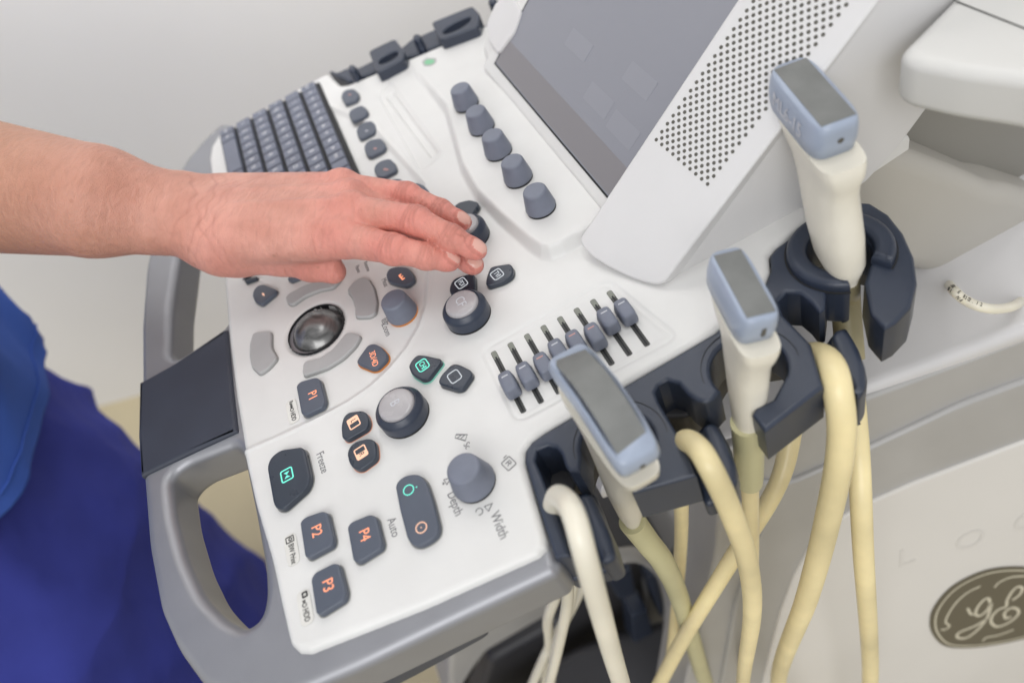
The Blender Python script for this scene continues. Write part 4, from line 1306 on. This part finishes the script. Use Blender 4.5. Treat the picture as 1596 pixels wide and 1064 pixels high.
# close the arm with a tube up to the shoulder under the sleeve
me = bpy.data.meshes.new('person_body'); me.from_pydata(Vw.tolist(), [], Q4.tolist()); me.update()
bm = bmesh.new(); bm.from_mesh(me)
bed_ = [e for e in bm.edges if e.is_boundary]
cen = elb * 1.0
if bed_:
    ring_ = list({v for e in bed_ for v in e.verts})
    prev = bed_
    c0 = sum((v.co for v in ring_), Vector()) / len(ring_)
    tgt = [(Vector(elb), 1.12, None), (Vector(elb + np.array([0, -.05, .06])), 1.2, None), (Vector(sho), 1.35, None)]
    last = c0
    for cc_, sc, _ in tgt:
        ret = bmesh.ops.extrude_edge_only(bm, edges=prev)
        nv = [g_ for g_ in ret['geom'] if isinstance(g_, bmesh.types.BMVert)]
        cN = sum((v.co for v in nv), Vector()) / len(nv)
        for v in nv: v.co = cc_ + (v.co - cN) * (sc if cc_ is tgt[0][0] else sc / 1.1)
        prev = [g_ for g_ in ret['geom'] if isinstance(g_, bmesh.types.BMEdge)]
    bmesh.ops.holes_fill(bm, edges=prev)
for _ in range(2):
    bmesh.ops.smooth_vert(bm, verts=bm.verts, factor=.35, use_axis_x=True, use_axis_y=True, use_axis_z=True)
bm.normal_update()
tipc = Vector(fingers['index'][3][0])
if sum((f_.calc_center_median() - tipc).normalized().dot(f_.normal) for f_ in bm.faces if (f_.calc_center_median() - tipc).length < .0075) < 0:
    bmesh.ops.reverse_faces(bm, faces=bm.faces)
bm.to_mesh(me); bm.free()
nv = len(me.vertices)
co = np.empty(nv * 3); me.vertices.foreach_get('co', co); co = co.reshape(-1, 3)
no = np.empty(nv * 3); me.vertices.foreach_get('normal', no); no = no.reshape(-1, 3)
# redness of the skin (pigment): fingers, knuckles, thumb lump
red = np.zeros(nv)
for nme, js in fingers.items():
    for k, (p_, r_) in enumerate(js):
        red = np.maximum(red, np.exp(-((np.linalg.norm(co - p_, axis=1) / (.021 if k in (0, 1) else .017)) ** 2)) * (.75, .85, .7, .9)[k])
for p_, r_ in thumb: red = np.maximum(red, .7 * np.exp(-((np.linalg.norm(co - p_, axis=1) / .02) ** 2)))
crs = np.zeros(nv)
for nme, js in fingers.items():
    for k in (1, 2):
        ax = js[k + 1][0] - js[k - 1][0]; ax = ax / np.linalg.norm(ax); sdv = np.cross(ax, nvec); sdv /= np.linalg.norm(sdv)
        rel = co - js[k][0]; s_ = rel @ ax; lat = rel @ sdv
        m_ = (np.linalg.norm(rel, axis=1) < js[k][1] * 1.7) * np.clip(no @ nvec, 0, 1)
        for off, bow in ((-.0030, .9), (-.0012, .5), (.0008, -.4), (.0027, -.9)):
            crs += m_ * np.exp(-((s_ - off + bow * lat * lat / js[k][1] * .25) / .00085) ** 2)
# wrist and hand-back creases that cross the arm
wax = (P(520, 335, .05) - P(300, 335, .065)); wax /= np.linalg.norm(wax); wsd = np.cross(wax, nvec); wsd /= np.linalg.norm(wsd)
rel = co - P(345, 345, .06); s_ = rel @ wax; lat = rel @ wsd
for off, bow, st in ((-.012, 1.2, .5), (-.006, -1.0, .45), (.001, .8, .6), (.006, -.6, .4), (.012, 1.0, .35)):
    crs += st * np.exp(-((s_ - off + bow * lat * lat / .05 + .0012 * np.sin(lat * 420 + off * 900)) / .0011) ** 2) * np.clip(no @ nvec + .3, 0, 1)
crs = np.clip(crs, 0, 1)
tan_shade_ = np.clip(1 - (co - P(0, 300, .11)) @ (-wax) * 0 - ((co - P(0, 300, .11)) @ wax) / .16, 0, 1)  # forearm shade painted into the skin colour, together with some tan
for an_, av_ in (('crease', crs), ('tan', tan_shade_)):
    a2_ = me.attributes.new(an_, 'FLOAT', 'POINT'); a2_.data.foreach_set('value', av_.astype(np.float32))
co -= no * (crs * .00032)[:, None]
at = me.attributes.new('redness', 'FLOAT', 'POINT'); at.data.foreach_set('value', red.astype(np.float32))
# nails: material regions on the upper side of each tip
nail = np.zeros(nv, bool)
for nme, js in fingers.items():
    td = js[3][0] - js[2][0]; td /= np.linalg.norm(td)
    sd_ = np.cross(td, nvec); sd_ /= np.linalg.norm(sd_); un = np.cross(sd_, td)
    if un @ nvec < 0: un = -un
    rel = co - (js[3][0] + td * .0005 + un * js[3][1] * .75)
    a_ = rel @ td / .0053; b_ = rel @ sd_ / .0041
    reg = ((np.abs(a_) ** 2.6 + np.abs(b_) ** 2.6) < 1) & (rel @ un > -.0035) & (no @ un > .45)
    for n2_, j2 in fingers.items():
        if n2_ == nme: continue
        reg &= capsule(co, j2[2][0], j2[3][0], j2[2][1], j2[3][1]) > capsule(co, js[2][0], js[3][0], js[2][1], js[3][1])
    nail |= reg
    q_ = np.abs(a_) ** 2.6 + np.abs(b_) ** 2.6
    crs = np.maximum(crs, ((q_ > 1) & (q_ < 1.9) & (a_ < .6) & (rel @ un > -.0035) & (no @ un > .3)) * .75)
    if nme != 'ring':
        mv = reg
        co[mv] += un * .00018 + td * .0002
me.attributes['crease'].data.foreach_set('value', crs.astype(np.float32))
me.vertices.foreach_set('co', co.ravel()); me.update()
# ---- skin material
m, nt, b = new_mat('skin')
b.inputs['Roughness'].default_value = .48
b.inputs['Specular IOR Level'].default_value = .4
b.inputs['Subsurface Weight'].default_value = .18
b.inputs['Subsurface Radius'].default_value = (.008, .003, .0015)
b.inputs['Subsurface Scale'].default_value = .6
N_ = nt.nodes.new; Lk = nt.links.new
tc = N_('ShaderNodeTexCoord'); at_ = N_('ShaderNodeAttribute'); at_.attribute_name = 'redness'
n1 = N_('ShaderNodeTexNoise'); n1.inputs['Scale'].default_value = 38; n1.inputs['Detail'].default_value = 6
Lk(tc.outputs['Object'], n1.inputs['Vector'])
base = N_('ShaderNodeValToRGB'); base.color_ramp.elements[0].position = .35; base.color_ramp.elements[1].position = .68
base.color_ramp.elements[0].color = (.57, .265, .205, 1); base.color_ramp.elements[1].color = (.70, .355, .285, 1)
Lk(n1.outputs['Fac'], base.inputs['Fac'])
mx = N_('ShaderNodeMix'); mx.data_type = 'RGBA'; Lk(at_.outputs['Fac'], mx.inputs['Factor'])
Lk(base.outputs['Color'], mx.inputs['A']); mx.inputs['B'].default_value = (.70, .245, .205, 1)
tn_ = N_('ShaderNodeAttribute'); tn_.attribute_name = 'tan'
mt_ = N_('ShaderNodeMix'); mt_.data_type = 'RGBA'; Lk(tn_.outputs['Fac'], mt_.inputs['Factor']); Lk(mx.outputs['Result'], mt_.inputs['A']); mt_.inputs['B'].default_value = (.44, .225, .145, 1)  # brown that carries the painted forearm shade and tan
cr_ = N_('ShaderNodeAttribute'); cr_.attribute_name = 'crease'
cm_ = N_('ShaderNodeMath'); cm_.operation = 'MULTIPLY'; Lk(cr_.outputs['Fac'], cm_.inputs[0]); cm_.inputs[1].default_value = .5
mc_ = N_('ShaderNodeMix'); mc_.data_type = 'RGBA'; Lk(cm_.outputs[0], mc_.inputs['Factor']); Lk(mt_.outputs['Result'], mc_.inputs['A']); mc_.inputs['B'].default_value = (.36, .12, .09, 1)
mx = mc_
# faint freckles
vr = N_('ShaderNodeTexVoronoi'); vr.inputs['Scale'].default_value = 42; Lk(tc.outputs['Object'], vr.inputs['Vector'])
fr_ = N_('ShaderNodeMapRange'); fr_.inputs['From Min'].default_value = .035; fr_.inputs['From Max'].default_value = .075; fr_.inputs['To Min'].default_value = .45; fr_.inputs['To Max'].default_value = 0
Lk(vr.outputs['Distance'], fr_.inputs['Value'])
mx2 = N_('ShaderNodeMix'); mx2.data_type = 'RGBA'; Lk(fr_.outputs['Result'], mx2.inputs['Factor'])
Lk(mx.outputs['Result'], mx2.inputs['A']); mx2.inputs['B'].default_value = (.40, .17, .11, 1)

# fine creases running across the arm and the skin cells
mp_ = N_('ShaderNodeMapping')
rot = Matrix([list(r) for r in FRM]).to_euler()
mp_.inputs['Rotation'].default_value = rot
mp_.inputs['Scale'].default_value = (1, 1, 1)
Lk(tc.outputs['Object'], mp_.inputs['Vector'])
sc_ = N_('ShaderNodeMapping'); sc_.inputs['Scale'].default_value = (300, 110, 150); Lk(mp_.outputs['Vector'], sc_.inputs['Vector'])
n2 = N_('ShaderNodeTexNoise'); n2.inputs['Scale'].default_value = 1; n2.inputs['Detail'].default_value = 4; n2.inputs['Distortion'].default_value = .6
Lk(sc_.outputs['Vector'], n2.inputs['Vector'])
v2 = N_('ShaderNodeTexVoronoi'); v2.inputs['Scale'].default_value = 780; v2.feature = 'DISTANCE_TO_EDGE'; Lk(tc.outputs['Object'], v2.inputs['Vector'])
ad = N_('ShaderNodeMath'); ad.operation = 'MULTIPLY_ADD'; Lk(v2.outputs['Distance'], ad.inputs[0]); ad.inputs[1].default_value = .35; Lk(n2.outputs['Fac'], ad.inputs[2])
bp = N_('ShaderNodeBump'); bp.inputs['Strength'].default_value = .8; bp.inputs['Distance'].default_value = .0012
Lk(ad.outputs[0], bp.inputs['Height'])
wr_ = N_('ShaderNodeMapRange'); wr_.inputs['From Min'].default_value = .36; wr_.inputs['From Max'].default_value = .56; wr_.inputs['To Min'].default_value = .94; wr_.inputs['To Max'].default_value = 1.02
Lk(n2.outputs['Fac'], wr_.inputs['Value'])
vm = N_('ShaderNodeVectorMath'); vm.operation = 'SCALE'; Lk(mx2.outputs['Result'], vm.inputs[0]); Lk(wr_.outputs['Result'], vm.inputs['Scale'])
Lk(vm.outputs['Vector'], b.inputs['Base Color'])
n3 = N_('ShaderNodeTexNoise'); n3.inputs['Scale'].default_value = 95; n3.inputs['Detail'].default_value = 3; Lk(tc.outputs['Object'], n3.inputs['Vector'])
bp2 = N_('ShaderNodeBump'); bp2.inputs['Strength'].default_value = .22; bp2.inputs['Distance'].default_value = .0025
Lk(n3.outputs['Fac'], bp2.inputs['Height']); Lk(bp2.outputs['Normal'], bp.inputs['Normal']); Lk(bp.outputs['Normal'], b.inputs['Normal'])
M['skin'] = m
M['nail'] = plastic('fingernail', (.72, .41, .345), .2, .03, 90, 0, sss=.1)
PERS = empty('person', tuple(np.array([elb[0] + .05, elb[1] - .22, FLOOR])))
tag(PERS, 'person in blue scrubs reaching a bare left arm over the console', 'person')
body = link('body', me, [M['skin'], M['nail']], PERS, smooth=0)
me.polygons.foreach_set('use_smooth', [True] * len(me.polygons))
mi = np.zeros(len(me.polygons), np.int32)
for i, p_ in enumerate(me.polygons):
    if all(nail[v_] for v_ in p_.vertices): mi[i] = 1
me.polygons.foreach_set('material_index', mi); me.update()


def cloth(name, secs, mat, parent, NS=96, seed=0, amp=.006, label=None, drape=1.0):
    """stack of closed sections (centre, half_x, half_y, power) with folds"""
    r_ = np.random.default_rng(seed); ph = r_.uniform(0, 6.28, (8, 2)); V = []; Fc = []
    path = []
    Z_ = [s[0][2] for s in secs]
    M_ = 60
    tt = np.linspace(0, len(secs) - 1, M_)
    for t in tt:
        i = min(int(t), len(secs) - 2); f__ = t - i; f__ = f__ * f__ * (3 - 2 * f__)
        a, c_ = secs[i], secs[i + 1]
        cen_ = np.array(a[0]) * (1 - f__) + np.array(c_[0]) * f__
        hx = a[1] * (1 - f__) + c_[1] * f__; hy = a[2] * (1 - f__) + c_[2] * f__
        for k in range(NS):
            an = 2 * math.pi * k / NS
            z_ = cen_[2]
            tw = an + .5 * math.sin(6 * z_ + ph[5, 0]) + 1.2 * z_
            rid = sum(a_ * (1 - abs(math.sin(f_ * tw + g_ * z_ + ph[q_, 1]))) ** 3 for q_, (a_, f_, g_) in enumerate(((1.6, 2.5, 5), (1.3, 4.0, -7), (.9, 6.5, 11))))
            w_ = amp * 1.1 * rid - amp * 1.2 + amp * .6 * (math.sin(3 * an + 9 * z_ + ph[0, 0]) + .7 * math.sin(7 * an - 14 * z_ * drape + ph[1, 0]) + .45 * math.sin(11 * an + 31 * z_ + ph[2, 0]) + .3 * math.sin(19 * an - 40 * z_ + ph[3, 0]))
            V.append((cen_[0] + (hx + w_) * math.cos(an), cen_[1] + (hy + w_) * math.sin(an), z_ + .006 * math.sin(2 * an + ph[4, 0])))
    for i in range(M_ - 1):
        for k in range(NS):
            k2 = (k + 1) % NS; Fc.append((i * NS + k, i * NS + k2, (i + 1) * NS + k2, (i + 1) * NS + k))
    Fc.append(tuple((M_ - 1) * NS + k for k in range(NS)))
    o_ = link(name, mesh(name, V, Fc), mat, parent, label, 0)
    o_.data.polygons.foreach_set('use_smooth', [True] * len(o_.data.polygons))
    so_ = o_.modifiers.new('thick', 'SOLIDIFY'); so_.thickness = .0015; so_.offset = -1
    return o_


tx, ty = TORSO = (-.30, -.44)
cloth('trousers', [((-.24, -.60, FLOOR + .03), .265, .14), ((-.25, -.57, -.55), .255, .155), ((-.25, -.535, -.30), .245, .175), ((-.265, -.525, -.10), .205, .16), ((-.27, -.53, .02), .18, .13)], M['trouser'], PERS, seed=3, amp=.0055)
SH_ = cloth('shirt', [((-.27, -.525, -.135), .235, .19), ((-.27, -.505, -.02), .225, .19), ((-.27, -.475, .12), .22, .175), ((-.27, -.49, .28), .21, .15), ((-.27, -.49, .40), .20, .12), ((-.27, -.49, .46), .09, .07)], M['shirt'], PERS, seed=5, amp=.006)
tube('sleeve', [sho + np.array([-.02, -.02, .03]), sho, sho * .5 + elb * .5 + np.array([0, -.01, .02])], [.085, .078, .070], M['shirt'], PERS)

# doubled hem line of the shirt
hp = [v.co.copy() for v in SH_.data.vertices[96 * 3:96 * 4]]
hemv = [np.array(v) + np.array([v.x + .27, v.y + .52, 0]) / .22 * .0012 for v in hp]
tube('hem', hemv + hemv[:1], .0011, M['shirt'], SH_, n=1, seg=6)
